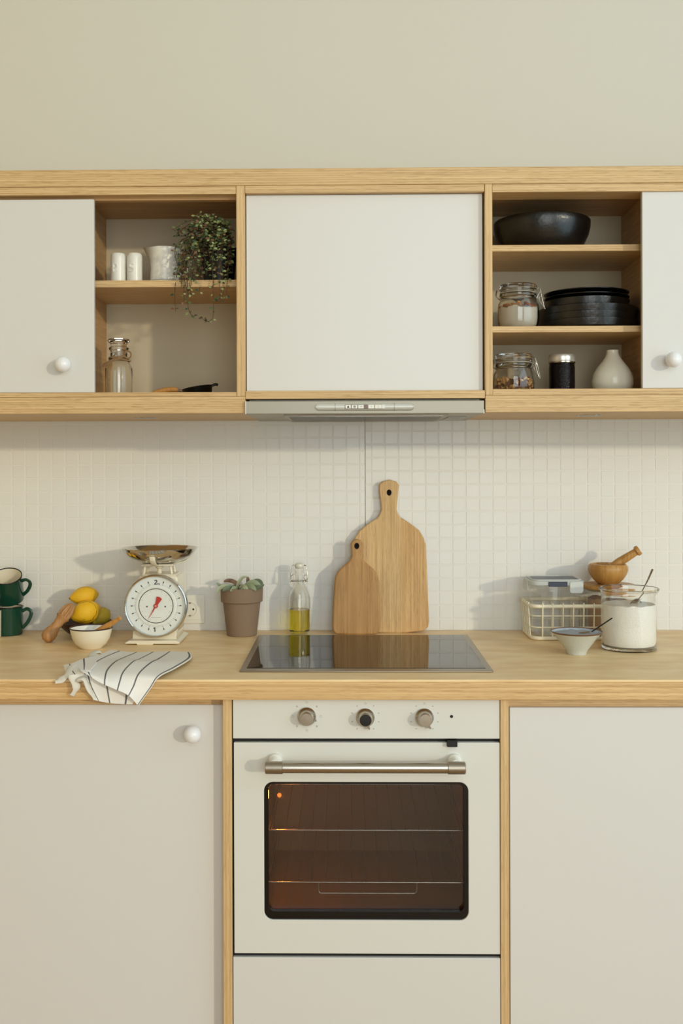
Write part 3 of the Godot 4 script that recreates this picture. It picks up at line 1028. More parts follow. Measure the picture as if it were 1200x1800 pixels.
		var marks := Shape.new()
		var total := 8 if i == 0 else 10
		for j in total:
			var a := PI / 2 + TAU * j / total
			var p := Vector3(cos(a), sin(a), 0) * 0.0315
			if i == 0:
				if j % 2 == 0:
					for e in [[-0.0022, 0.0022, 0.0018, 0.0022], [-0.0022, 0.0022, -0.0022, -0.0018], [-0.0022, -0.0018, -0.0022, 0.0022], [0.0018, 0.0022, -0.0022, 0.0022]]:
						marks.box(p + Vector3(e[0], e[2], 0.0), p + Vector3(e[1], e[3], 0.0003), 0.0)
				else:
					marks.box(p + Vector3(-0.0018, -0.0018, 0), p + Vector3(0.0018, -0.0006, 0.0003), 0.0)
					marks.box(p + Vector3(-0.0018, 0.0002, 0), p + Vector3(0.0018, 0.0016, 0.0003), 0.0)
			elif j == 0:
				marks.lathe([Vector2(0.0018, 0.0), Vector2(0.0023, 0.0), Vector2(0.0023, 0.0003), Vector2(0.0018, 0.0003)], 16, Transform3D(spin, p))
			elif j != 5:
				marks.box(Vector3(-0.0018, -0.0007, 0), Vector3(0.0018, 0.0007, 0.0003), 0.0, Transform3D(Basis(Vector3(0, 0, 1), a if i == 1 else 0.0), p))
		put("dial_marks", marks, M.print_pale, o, where[i] - o.position)
	put("indicator_light", Shape.new().lathe([Vector2(0.0034, 0.0), Vector2(0.0034, 0.001), Vector2(0.0, 0.0018)], 20, Transform3D(spin, Vector3(0.2306, 0.8138, F) - o.position)), plain(0.10, 0.06, 0.05, 0.25), o)
	board("door_catch", o, Vector3(0.2195, 0.7475, F - 0.01), Vector3(0.2425, 0.7605, F + 0.012), plain(0.05, 0.055, 0.06, 0.4), 0.001)


func build_hob() -> void:
	var h := thing("hob", "black glass hob in a steel frame set in the worktop", "hob", Vector3(0.0400, TOP, -0.3355))
	var fr := Shape.new()
	fr.extrude(round_rect(0.5885, 0.508, 0.004, 3), 0.0, 0.0035, 0.0015, Transform3D(Basis(Vector3(1, 0, 0), -PI / 2), Vector3.ZERO), [])
	put("frame", fr, M.steel_soft, h)
	var g := plain(0.035, 0.036, 0.036, 0.03)
	put("glass_surface", Shape.new().box(Vector3(-0.2800, 0.0030, -0.2425), Vector3(0.2800, 0.0042, 0.2235), 0.0005), g, h)


func lettering(text: String, size: float, depth: float, heavy := false) -> TextMesh:
	var f := SystemFont.new()
	f.font_names = PackedStringArray(["Droid Sans"])
	var m := TextMesh.new()
	m.text = text
	f.font_weight = 700 if heavy else 400
	m.font = f
	m.font_size = 64
	m.pixel_size = size / 64.0
	m.depth = depth
	return m


func shaker(letter: String, label: String, at: Vector3) -> void:
	var s := thing("shaker", label, "shaker", at, "salt and pepper shakers")
	var p := [Vector2(0.0, 0.0), Vector2(0.0175, 0.0), Vector2(0.0194, 0.002), Vector2(0.0199, 0.012), Vector2(0.0199, 0.070), Vector2(0.0193, 0.078), Vector2(0.0172, 0.0815), Vector2(0.0120, 0.0825), Vector2(0.0, 0.0828)]
	put("body", Shape.new().lathe(p, 40), M.ivory, s)
	put("embossed_letter", lettering(letter, 0.030, 0.005), M.ivory, s, Vector3(-0.0045, 0.042, 0.0188), Vector3(0, -0.22, 0))
	for x in [-0.004, 0.004]:
		put("pour_hole", Shape.new().lathe([Vector2(0.0012, 0.0), Vector2(0.0, 0.0003)], 10), M.gap, s, Vector3(x, 0.0827, 0.002))


func build_left_shelves() -> void:
	var y := 1.8575
	shaker("P", "white ceramic shaker with an embossed P, nearer the slid door", Vector3(-0.6048, y, -0.40))
	shaker("S", "white ceramic shaker with an embossed S, beside the milk jug", Vector3(-0.5615, y, -0.40))
	# jug
	var j := thing("milk_jug", "white enamel milk jug with two thin blue bands behind the trailing plant", "jug", Vector3(-0.4870, y, -0.43))
	var jug := Shape.new()
	var prof := [Vector2(0.0, 0.0), Vector2(0.036, 0.0), Vector2(0.0385, 0.003), Vector2(0.0390, 0.02), Vector2(0.0375, 0.05), Vector2(0.0372, 0.070), Vector2(0.0385, 0.088), Vector2(0.0410, 0.0985), Vector2(0.0405, 0.1003), Vector2(0.0395, 0.0995), Vector2(0.0365, 0.085), Vector2(0.0355, 0.065), Vector2(0.0370, 0.02), Vector2(0.034, 0.006), Vector2(0.0, 0.006)]
	jug.lathe(prof, 56)
	for i in jug.v.size():      # pull the lip out into a spout towards the door side
		var p := jug.v[i]
		var a := atan2(p.z, -p.x)
		var pull := exp(-a * a * 5.0) * smoothstep(0.055, 0.1, p.y)
		jug.v[i] += Vector3(-0.017, 0.004, 0) * pull
	put("body", jug, M.ivory, j)
	put("handle", Shape.new().tube(spline([Vector3(0.037, 0.088, 0), Vector3(0.052, 0.096, 0), Vector3(0.064, 0.088, 0), Vector3(0.066, 0.066, 0), Vector3(0.056, 0.040, 0), Vector3(0.038, 0.030, 0)]), 0.0042, 10, false, 1.5), M.ivory, j)
	var blue := plain(0.20, 0.25, 0.32, 0.4)
	for h in [0.0085, 0.0125]:
		put("blue_band", Shape.new().lathe([Vector2(0.0389, h), Vector2(0.0394, h + 0.0005), Vector2(0.0389, h + 0.001)], 56), blue, j)
	trailing_plant(Vector3(-0.342, y, -0.425))
	# bottle with twine
	var b := thing("storage_bottle", "clear glass bottle with a flat glass stopper and twine round its neck", "bottle", Vector3(-0.6085, 1.5555, -0.42))
	put("body", Shape.new().lathe([Vector2(0.0, 0.003), Vector2(0.030, 0.0), Vector2(0.0345, 0.003), Vector2(0.0355, 0.012), Vector2(0.0355, 0.082), Vector2(0.0340, 0.090), Vector2(0.0285, 0.0985), Vector2(0.0225, 0.1045), Vector2(0.0220, 0.128), Vector2(0.0255, 0.134), Vector2(0.0260, 0.138), Vector2(0.0235, 0.140), Vector2(0.0200, 0.1385), Vector2(0.0195, 0.105), Vector2(0.0255, 0.0965), Vector2(0.0325, 0.081), Vector2(0.0328, 0.014), Vector2(0.031, 0.008), Vector2(0.0, 0.006)], 64), M.solid_glass, b)
	put("stopper", Shape.new().lathe([Vector2(0.0, 0.120), Vector2(0.0165, 0.120), Vector2(0.0185, 0.1395), Vector2(0.0225, 0.1420), Vector2(0.0225, 0.150), Vector2(0.0285, 0.154), Vector2(0.0290, 0.158), Vector2(0.0270, 0.161), Vector2(0.0, 0.1615)], 48), M.solid_glass, b)
	var tw := Shape.new()
	for q in [[0.1060, 0.0255, 0.0], [0.1095, 0.0248, 0.7], [0.1025, 0.0275, 1.4]]:
		var ring := []
		for i in 40:
			var a := TAU * i / 40
			ring.append(Vector3(cos(a) * q[1], q[0] + 0.004 * sin(a + q[2]) - 0.003 * cos(a), sin(a) * q[1]))
		tw.tube(ring, 0.0022, 8, true)
	tw.tube(arc(Vector3(0.0300, 0.1170, 0.0275), Vector3(0.0085, 0, 0.0), Vector3(0, 0.0095, 0), 3.4, 9.4, 24), 0.0021, 8)
	tw.tube(spline([Vector3(0.022, 0.113, 0.0275), Vector3(0.008, 0.1085, 0.030), Vector3(-0.010, 0.1035, 0.031), Vector3(-0.024, 0.0975, 0.030), Vector3(-0.036, 0.092, 0.027), Vector3(-0.041, 0.0885, 0.026), Vector3(-0.036, 0.0865, 0.028), Vector3(-0.024, 0.092, 0.032), Vector3(-0.008, 0.100, 0.033), Vector3(0.010, 0.106, 0.031)]), 0.0023, 8)
	tw.tube(spline([Vector3(0.006, 0.107, 0.031), Vector3(0.022, 0.1035, 0.030), Vector3(0.038, 0.1005, 0.027)]), 0.0022, 8)
	put("twine", tw, M.twine, b)
	# small black pan with a wooden handle, tipped up
	var p := thing("small_pan", "small black pan with a wooden handle lying on the cabinet floor", "pan", Vector3(-0.445, 1.5555, -0.455))
	var tilt := Transform3D(Basis(Vector3(0, 0, 1), 0.17), Vector3(0.040, 0.032, 0))
	put("dish", Shape.new().lathe([Vector2(0.0, -0.026), Vector2(0.030, -0.026), Vector2(0.036, -0.020), Vector2(0.040, 0.0), Vector2(0.042, 0.003), Vector2(0.0405, 0.0035), Vector2(0.038, 0.0), Vector2(0.034, -0.019), Vector2(0.028, -0.0235), Vector2(0.0, -0.0235)], 40, tilt), M.black, p)
	put("hanging_tab", Shape.new().tube(spline([tilt * Vector3(0.040, 0.001, 0), tilt * Vector3(0.050, 0.003, 0), tilt * Vector3(0.056, 0.0, 0.002)]), 0.0018, 8, false, 2.0), M.black, p)
	put("ferrule", Shape.new().tube([tilt * Vector3(-0.040, 0.000, 0), Vector3(-0.014, 0.0285, 0)], 0.0042, 12), M.steel, p)
	var grip := []
	for i in 25: grip.append(0.0072 * pow(sin(PI * (0.16 + 0.80 * i / 24.0)), 0.5))
	put("handle", Shape.new().tube(spline([Vector3(-0.012, 0.0290, 0), Vector3(-0.032, 0.0300, 0), Vector3(-0.058, 0.0262, 0), Vector3(-0.084, 0.0200, 0)]), grip, 14), M.stick, p)


func trailing_plant(at: Vector3) -> void:
	var t := thing("trailing_plant", "bushy trailing plant in a black pot spilling over the shelf edge", "plant", at)
	put("pot", Shape.new().lathe([Vector2(0.0, 0.0), Vector2(0.036, 0.0), Vector2(0.039, 0.003), Vector2(0.048, 0.088), Vector2(0.0505, 0.090), Vector2(0.0505, 0.098), Vector2(0.0465, 0.0985), Vector2(0.044, 0.085)], 40), plain(0.022, 0.028, 0.032, 0.45), t)
	put("soil", Shape.new().lathe([Vector2(0.0455, 0.088), Vector2(0.02, 0.092), Vector2(0.0, 0.093)], 24), plain(0.12, 0.09, 0.06, 0.95), t)
	var stems := Shape.new()
	var greens := [plain(0.30, 0.38, 0.24, 0.5), plain(0.44, 0.50, 0.30, 0.5), plain(0.60, 0.64, 0.42, 0.5), plain(0.46, 0.32, 0.23, 0.55), plain(0.20, 0.27, 0.19, 0.5)]
	var leaves := []
	for i in 5:
		greens[i].backlight_enabled = true
		greens[i].backlight = greens[i].albedo_color * 0.5
		leaves.append(Shape.new())
	var r := RandomNumberGenerator.new()
	r.seed = 8
	var paths := []
	# long trailers whose ends the photograph shows, then a bush of short ones
	paths.append([Vector3(-0.01, 0.09, 0.02), Vector3(-0.03, 0.11, 0.08), Vector3(-0.055, 0.05, 0.125), Vector3(-0.065, -0.03, 0.13), Vector3(-0.06, -0.085, 0.128), Vector3(-0.046, -0.100, 0.128)])
	paths.append([Vector3(0.0, 0.09, 0.02), Vector3(0.0, 0.11, 0.085), Vector3(0.0, 0.04, 0.128), Vector3(0.002, -0.05, 0.13), Vector3(0.0, -0.102, 0.128), Vector3(-0.016, -0.112, 0.128), Vector3(-0.030, -0.100, 0.13)])
	paths.append([Vector3(0.01, 0.09, 0.02), Vector3(0.022, 0.10, 0.085), Vector3(0.02, 0.03, 0.125), Vector3(0.018, -0.04, 0.128), Vector3(0.02, -0.065, 0.128)])
	paths.append([Vector3(0.0, 0.09, 0.0), Vector3(-0.02, 0.15, 0.03), Vector3(-0.055, 0.165, 0.05), Vector3(-0.07, 0.17, 0.055)])
	paths.append([Vector3(0.0, 0.09, 0.0), Vector3(0.0, 0.16, 0.03), Vector3(0.005, 0.19, 0.04), Vector3(0.03, 0.15, 0.06), Vector3(0.04, 0.10, 0.07)])
	paths.append([Vector3(-0.01, 0.09, 0.03), Vector3(-0.05, 0.08, 0.09), Vector3(-0.08, 0.03, 0.105), Vector3(-0.095, 0.012, 0.105)])
	for i in 105:
		var a := r.randf_range(PI * 0.10, PI * 1.08)
		var out := Vector3(cos(a), 0, sin(a))
		out.x = out.x * 0.35 if out.x > 0.0 else out.x * 0.80
		var reach := r.randf_range(0.03, 0.115) * (0.7 + 0.5 * absf(sin(a)))
		var lift := r.randf_range(0.0, 0.11)
		var fall := r.randf_range(0.0, 0.15) if lift < 0.075 else r.randf_range(-0.02, 0.05)
		var p0 := Vector3(out.x * 0.03, 0.09, out.z * 0.03)
		var p1 := p0 + out * reach * 0.5 + Vector3(0, lift, 0)
		var p2 := p0 + out * reach + Vector3(r.randf_range(-0.02, 0.012), lift * 0.8 - fall * 0.5, 0)
		var p3 := p2 + Vector3(r.randf_range(-0.02, 0.015), -fall * 0.7, r.randf_range(-0.005, 0.012))
		for p in [p1, p2, p3]:
			pass
		paths.append([p0, p1, p2, p3])
	for path in paths:
		var pts := []
		for p in path:
			var q: Vector3 = p
			q.z = minf(q.z, 0.155)
			if q.y > 0.1: q.y = 0.1 + (q.y - 0.1) * 0.62
			q.x = minf(q.x, 0.060)
			if q.x < -0.062 and q.y < 0.112: q.z = maxf(q.z, 0.060)
			if q.y < 0.012 and q.z < 0.105: q.z = 0.108
			pts.append(q)
		var line := spline(pts, 10)
		stems.tube(line, 0.0007, 5)
		var i := 2
		while i < line.size():
			var p: Vector3 = line[i]
			if p.y < 0.004 and p.z < 0.103:
				i += 1
				continue
			var d: Vector3 = (line[mini(i + 1, line.size() - 1)] - line[i - 1]).normalized()
			for s: float in [-1.0, 1.0]:
				if r.randf() < 0.12: continue
				var side := d.cross(Vector3(r.randf_range(-0.6, 0.6), 1, r.randf_range(-0.4, 0.9))).normalized() * s
				var u := (side + d * 0.35 + Vector3(0, r.randf_range(-0.4, 0.5), r.randf_range(-0.1, 0.6))).normalized()
				var size := r.randf_range(0.0062, 0.0108)
				var nn := (Vector3(r.randf_range(-0.6, 0.6), 0.5, 0.9) - u * u.dot(Vector3(0, 0.5, 0.9))).normalized()
				var w := u.cross(nn).normalized()
				var c := p + u * 0.002
				var pick := r.randf()
				var kind := 0
				if pick > 0.80: kind = 2
				elif pick > 0.55: kind = 1
				elif pick > 0.36: kind = 3
				elif pick > 0.2: kind = 4
				if p.z > 0.09 and p.x > -0.01 and r.randf() < 0.4: kind = 2
				var m: Shape = leaves[kind]
				var f := m.v.size()
				m.vert(c, nn)
				m.vert(c + u * size * 0.55 + w * size * 0.42 + nn * size * 0.10, (nn + w * 0.3).normalized())
				m.vert(c + u * size * 1.15, nn)
				m.vert(c + u * size * 0.55 - w * size * 0.42 + nn * size * 0.10, (nn - w * 0.3).normalized())
				m.vert(c + u * size * 0.55 - nn * size * 0.05, nn)
				m.tri(f, f + 1, f + 4); m.tri(f + 1, f + 2, f + 4); m.tri(f + 2, f + 3, f + 4); m.tri(f + 3, f, f + 4)
			i += 2 + (r.randi() % 2)
	put("stems", stems, plain(0.30, 0.20, 0.13, 0.7), t).set_meta("kind", "stuff")
	for i in 5:
		put("foliage", leaves[i], greens[i], t).set_meta("kind", "stuff")


func clip_jar(label: String, at: Vector3, height: float, r: float, clasp: float) -> Node3D:
	var j := thing("clip_top_jar", label, "jar", at)
	var neck := height - 0.040
	put("body", Shape.new().lathe([Vector2(0.0, 0.002), Vector2(r * 0.76, 0.0), Vector2(r * 0.89, 0.0045), Vector2(r * 0.965, 0.015), Vector2(r, 0.030), Vector2(r, neck - 0.030), Vector2(r * 0.97, neck - 0.012), Vector2(r * 0.88, neck - 0.003), Vector2(r * 0.84, neck + 0.004), Vector2(r * 0.885, neck + 0.008), Vector2(r * 0.89, neck + 0.013), Vector2(r * 0.84, neck + 0.016), Vector2(r * 0.78, neck + 0.016), Vector2(r * 0.78, neck + 0.002), Vector2(r * 0.91, neck - 0.013), Vector2(r * 0.947, neck - 0.030), Vector2(r * 0.947, 0.030), Vector2(r * 0.91, 0.016), Vector2(r * 0.80, 0.006), Vector2(0.0, 0.005)], 64), M.solid_glass, j)
	put("seal", Shape.new().lathe([Vector2(r * 0.79, neck + 0.0165), Vector2(r * 0.875, neck + 0.0165), Vector2(r * 0.88, neck + 0.0185), Vector2(r * 0.79, neck + 0.0185)], 52), plain(0.62, 0.60, 0.54, 0.5), j)
	put("lid", Shape.new().lathe([Vector2(0.0, neck + 0.019), Vector2(r * 0.80, neck + 0.019), Vector2(r * 0.86, neck + 0.0195), Vector2(r * 0.87, neck + 0.030), Vector2(r * 0.90, neck + 0.033), Vector2(r * 0.90, neck + 0.037), Vector2(r * 0.84, neck + 0.040), Vector2(r * 0.6, neck + 0.0385), Vector2(0.0, neck + 0.038)], 64), M.solid_glass, j)
	put("wire_band", Shape.new().tube(circle_at(r * 0.885, neck + 0.0035), 0.0011, 8, true), M.steel, j)
	put("wire_band", Shape.new().tube(circle_at(r * 0.885, neck + 0.0265), 0.0011, 8, true), M.steel, j)
	var c := put("clasp", Shape.new().tube(spline([Vector3(0, neck + 0.026, r * 0.88), Vector3(0, neck + 0.030, r * 1.02), Vector3(0, neck + 0.012, r * 1.10), Vector3(0, neck + 0.002, r * 0.98), Vector3(0, neck - 0.02, r * 1.22), Vector3(0, neck - 0.026, r * 1.28)]), 0.0013, 8), M.steel, j)
	c.rotation.y = clasp
	for s in [-0.010, 0.010]:
		var w := put("clasp_wire", Shape.new().tube(spline([Vector3(s, neck + 0.003, r * 0.88), Vector3(s, neck + 0.018, r * 1.06), Vector3(s, neck + 0.004, r * 1.13), Vector3(s * 0.8, neck - 0.022, r * 1.24)]), 0.0012, 8), M.steel, j)
		w.rotation.y = clasp
	var hg := put("hinge_wire", Shape.new().tube(spline([Vector3(-0.012, neck + 0.004, -r * 0.87), Vector3(-0.012, neck + 0.012, -r * 1.05), Vector3(-0.006, neck + 0.026, -r * 1.02), Vector3(0.006, neck + 0.026, -r * 1.02), Vector3(0.012, neck + 0.012, -r * 1.05), Vector3(0.012, neck + 0.004, -r * 0.87)]), 0.0012, 8), M.steel, j)
	hg.rotation.y = clasp
	return j


func circle_at(r: float, y: float, steps := 40) -> Array:
	var out := []
	for i in steps:
		out.append(Vector3(cos(TAU * i / steps) * r, y, sin(TAU * i / steps) * r))
	return out


# something loose that fills a vessel, its top uneven
func fill(called: String, label: String, at: Vector3, r: float, h: float, corner: float, uneven: float, material: Material, seed_: int) -> MeshInstance3D:
	var f := FastNoiseLite.new()
	f.seed = seed_
	f.frequency = 18.0
	var s := Shape.new()
	var p := [Vector2(0.0, 0.0), Vector2(r * 0.82, 0.0), Vector2(r * 0.945, corner * 0.5), Vector2(r, corner * 2.0)]
	for i in 5: p.append(Vector2(r, lerpf(corner * 2.0, h, (i + 1) / 5.0)))
	for i in 7: p.append(Vector2(r * (1.0 - (i + 1) / 7.0), h + 0.002))
	s.lathe(p, 48)
	for i in s.v.size():
		var q := s.v[i]
		if q.y > h * 0.8:
			s.v[i].y += uneven * f.get_noise_2d(q.x * 2.0 + 3.0, q.z * 2.0) * 2.0
	var o := put(called, s, material, self, at)
	tag(o, label, "food", "", "stuff")
	return o


func build_right_shelves() -> void:
	# big black bowl
	var b := thing("serving_bowl", "large matt black bowl on the top shelf", "bowl", Vector3(0.5215, 1.9425, -0.468))
	put("body", Shape.new().lathe([Vector2(0.0, 0.0), Vector2(0.088, 0.0), Vector2(0.0935, 0.003), Vector2(0.110, 0.024), Vector2(0.1225, 0.050), Vector2(0.1270, 0.070), Vector2(0.1278, 0.086), Vector2(0.1262, 0.0885), Vector2(0.1245, 0.0865), Vector2(0.122, 0.074), Vector2(0.115, 0.054), Vector2(0.102, 0.026), Vector2(0.088, 0.008), Vector2(0.0, 0.006)], 72), M.ceramic_black, b)
	# plates
	var y := 1.7348
	var labels := ["deep black plate at the bottom of the stack", "deep black plate second from the bottom of the stack", "deep black plate third from the bottom of the stack", "shallow black bowl under the two flat plates on the stack", "flat black plate second from the top of the stack", "flat black plate topmost on the stack"]
	var first: Node3D
	var hs := [0.0, 0.0175, 0.0355, 0.0545, 0.0775, 0.0895]
	var xs := [0.643, 0.6415, 0.6435, 0.6400, 0.6405, 0.6400]
	for i in 6:
		var at := Vector3(xs[i], y + hs[i], -0.4695)
		var p := thing("plate", labels[i], "plate", at, "black plates in one stack")
		var prof: Array
		if i < 3:
			prof = [Vector2(0.0, 0.0), Vector2(0.094, 0.0), Vector2(0.098, 0.002), Vector2(0.1265, 0.005), Vector2(0.1306, 0.020), Vector2(0.1312, 0.0238), Vector2(0.1298, 0.0245), Vector2(0.1275, 0.022), Vector2(0.119, 0.0105), Vector2(0.096, 0.0065), Vector2(0.0, 0.006)]
		elif i == 3:
			prof = [Vector2(0.0, 0.0), Vector2(0.090, 0.0), Vector2(0.094, 0.002), Vector2(0.1090, 0.005), Vector2(0.1126, 0.022), Vector2(0.1130, 0.0265), Vector2(0.1118, 0.0270), Vector2(0.110, 0.024), Vector2(0.103, 0.0105), Vector2(0.09, 0.0065), Vector2(0.0, 0.006)]
		else:
			prof = [Vector2(0.0, 0.0), Vector2(0.074, 0.0), Vector2(0.078, 0.002), Vector2(0.098, 0.005), Vector2(0.1115, 0.0125), Vector2(0.1120, 0.0142), Vector2(0.1108, 0.0146), Vector2(0.096, 0.0085), Vector2(0.076, 0.0055), Vector2(0.0, 0.005)]
		put("dish", Shape.new().lathe(prof, 72), M.ceramic_black, p)
		put("foot_ring", Shape.new().lathe([Vector2(0.055, -0.0006), Vector2(0.060, -0.0012), Vector2(0.065, -0.0006)], 48), M.ceramic_black, p)
	# upper clip jar with rice and almonds
	clip_jar("clip-top glass jar of white rice topped with almonds, on the middle shelf", Vector3(0.4485, y, -0.415), 0.119, 0.0545, 1.35)
	fill("rice", "white rice filling the clip-top jar on the middle shelf", Vector3(0.4485, y + 0.0065, -0.415), 0.0500, 0.050, 0.012, 0.004, bumpy(plain(0.95, 0.91, 0.84, 0.8), 0.12, 0.15, Vector3(30, 30, 30)), 3)
	var r := RandomNumberGenerator.new()
	r.seed = 12
	var almond := Shape.new().blob(func(e: Vector3) -> Vector3: return Vector3(e.x * 0.0115 * (1.0 - 0.25 * e.x), e.y * 0.0048, e.z * 0.0070), 8, 12).mesh()
	var brown := [plain(0.62, 0.36, 0.19, 0.6), plain(0.72, 0.50, 0.30, 0.6), plain(0.80, 0.62, 0.42, 0.6)]
	var nuts := Node3D.new()
	nuts.name = "almonds"
	add_child(nuts)
	nuts.position = Vector3(0.4485, y + 0.058, -0.415)
	tag(nuts, "thin layer of brown almonds lying on the rice in the jar", "nuts", "", "stuff")
	for i in 26:
		var a := TAU * i / 26.0 + r.randf_range(-0.1, 0.1)
		var q := 0.0425 - (0.0 if i % 3 else 0.016)
		put("almond", almond, brown[r.randi() % 3], nuts, Vector3(cos(a) * q, r.randf_range(0.0, 0.006), sin(a) * q), Vector3(r.randf_range(-0.6, 0.6), r.randf() * TAU, r.randf_range(-0.6, 0.6)))
	# lower clip jar with granola
	var fl := 1.5555
	clip_jar("clip-top glass jar of granola standing on the cabinet floor", Vector3(0.4370, fl, -0.415), 0.115, 0.0545, 1.15)
	var g := fill("granola", "toasted granola filling the lower half of the clip-top jar", Vector3(0.4370, fl + 0.0065, -0.415), 0.0478, 0.034, 0.012, 0.008, bumpy(plain(0.52, 0.33, 0.16, 0.8), 0.1, 0.5, Vector3(25, 25, 25)), 4)
	var tones := [plain(0.78, 0.56, 0.32, 0.7), plain(0.58, 0.31, 0.18, 0.7), plain(0.88, 0.72, 0.46, 0.7)]
	for kind in 3:
		var bits := Shape.new()
		for i in 60:
			var a := r.randf() * TAU
			var rim := r.randf() < 0.75
			var q := r.randf_range(0.0425, 0.0465) if rim else r.randf() * 0.045
			var c := Vector3(cos(a) * q, (r.randf_range(0.012, 0.042) if rim else r.randf_range(0.034, 0.044)), sin(a) * q)
			var e := Vector3(r.randf_range(0.003, 0.0068), r.randf_range(0.0014, 0.003), r.randf_range(0.003, 0.0065))
			bits.box(-e, e, 0.0006, Transform3D(Basis.from_euler(Vector3(r.randf() * TAU, r.randf() * TAU, r.randf() * TAU)), c))
		put("flakes", bits, tones[kind], g).set_meta("kind", "stuff")
	# jam
	var jam := bumpy(plain(0.035, 0.010, 0.018, 0.10), 0.06, 0.10, Vector3(16, 16, 16))
	jam.metallic_specular = 0.3
	var j := thing("jam_jar", "small jar of dark jam with a silver screw lid", "jar", Vector3(0.5640, fl, -0.42))
	put("body", Shape.new().lathe([Vector2(0.0, 0.002), Vector2(0.030, 0.0), Vector2(0.0335, 0.004), Vector2(0.0338, 0.080), Vector2(0.0325, 0.090), Vector2(0.0315, 0.098)], 48), jam, j)
	put("lid", Shape.new().lathe([Vector2(0.0345, 0.0955), Vector2(0.0352, 0.097), Vector2(0.0350, 0.106), Vector2(0.0345, 0.112), Vector2(0.0325, 0.1142), Vector2(0.030, 0.1145), Vector2(0.028, 0.1138), Vector2(0.0, 0.1138)], 56), plain(0.86, 0.85, 0.82, 0.3, 0.7), j)
	put("thread_band", Shape.new().lathe([Vector2(0.0336, 0.091), Vector2(0.0352, 0.0925), Vector2(0.0352, 0.095), Vector2(0.0336, 0.0962)], 56), M.steel, j)
	# vase
	var v := thing("vase", "round-bellied cream vase with a short narrow neck", "vase", Vector3(0.7000, fl, -0.43))
	put("body", Shape.new().lathe([Vector2(0.0, 0.0), Vector2(0.030, 0.0), Vector2(0.034, 0.003), Vector2(0.0465, 0.016), Vector2(0.0535, 0.034), Vector2(0.0540, 0.048), Vector2(0.0495, 0.066), Vector2(0.0395, 0.083), Vector2(0.0265, 0.099), Vector2(0.0185, 0.111), Vector2(0.0155, 0.119), Vector2(0.0152, 0.1245), Vector2(0.0158, 0.1268), Vector2(0.0145, 0.1275), Vector2(0.0128, 0.125), Vector2(0.0125, 0.112)], 56), plain(0.93, 0.91, 0.84, 0.16), v)
	put("glaze_ring", Shape.new().lathe([Vector2(0.0331, 0.0005), Vector2(0.0350, 0.002), Vector2(0.0358, 0.0042)], 48), plain(0.78, 0.74, 0.66, 0.4), v)
	# small dark dish behind
	var d := thing("small_dish", "small flat black dish between the granola jar and the jam", "dish", Vector3(0.506, fl, -0.47))
	put("dish", Shape.new().lathe([Vector2(0.0, 0.0), Vector2(0.024, 0.0), Vector2(0.028, 0.004), Vector2(0.0295, 0.017), Vector2(0.0300, 0.0185), Vector2(0.0285, 0.0185), Vector2(0.027, 0.006), Vector2(0.0, 0.004)], 40), M.ceramic_black, d)
	put("rim", Shape.new().tube(circle_at(0.0294, 0.0182), 0.0010, 8, true), M.black, d)


func mug(called: String, label: String, xf: Transform3D, turn: float, outside: Material) -> Node3D:
	var m := thing(called, label, "mug", xf.origin, "green enamel mugs")
	m.transform = xf
	var R := 0.0405
	put("body", Shape.new().lathe([Vector2(0.0, 0.0), Vector2(R - 0.004, 0.0), Vector2(R - 0.001, 0.002), Vector2(R, 0.006), Vector2(R, 0.078), Vector2(R + 0.0005, 0.0795)], 56), outside, m)
	put("lining", Shape.new().lathe([Vector2(R - 0.0002, 0.0795), Vector2(R - 0.0016, 0.078), Vector2(R - 0.0016, 0.008), Vector2(R - 0.006, 0.003), Vector2(0.0, 0.003)], 56), M.cream, m)
	put("rim", Shape.new().tube(circle_at(R - 0.0002, 0.0797), 0.0017, 10, true), plain(0.02, 0.022, 0.03, 0.2), m)
	put("handle", Shape.new().tube(spline([Vector3(R - 0.001, 0.066, 0), Vector3(R + 0.012, 0.0725, 0), Vector3(R + 0.0225, 0.067, 0), Vector3(R + 0.0235, 0.054, 0), Vector3(R + 0.014, 0.034, 0), Vector3(R - 0.001, 0.018, 0)]), 0.0020, 10, false, 2.6), outside, m, Vector3.ZERO, Vector3(0, turn, 0))
	return m


func lemon(label: String, at: Vector3, length: float, width: float, axis: Vector3, tone: Color) -> void:
	var l := thing("lemon", label, "lemon", at, "lemons in the dark wooden bowl")
	var m := bumpy(plain(tone.r, tone.g, tone.b, 0.42), 0.09, 0.10, Vector3(22, 22, 22), 2)
	var xf := aimed(Vector3.ZERO, axis)
	put("fruit", Shape.new().blob(func(e: Vector3) -> Vector3:
		var k := 1.0 + 0.16 * pow(absf(e.y), 10.0)
		return xf * (Vector3(e.x * width * (1.0 - 0.06 * e.y), e.y * length * k, e.z * width)), 28, 32), m, l)
	put("stem_end", Shape.new().lathe([Vector2(0.0, -0.001), Vector2(0.0028, 0.0), Vector2(0.0022, 0.0014), Vector2(0.0, 0.0016)], 10, xf * Transform3D(Basis.IDENTITY, Vector3(0, length * 1.15, 0))), plain(0.34, 0.27, 0.10, 0.8), l)


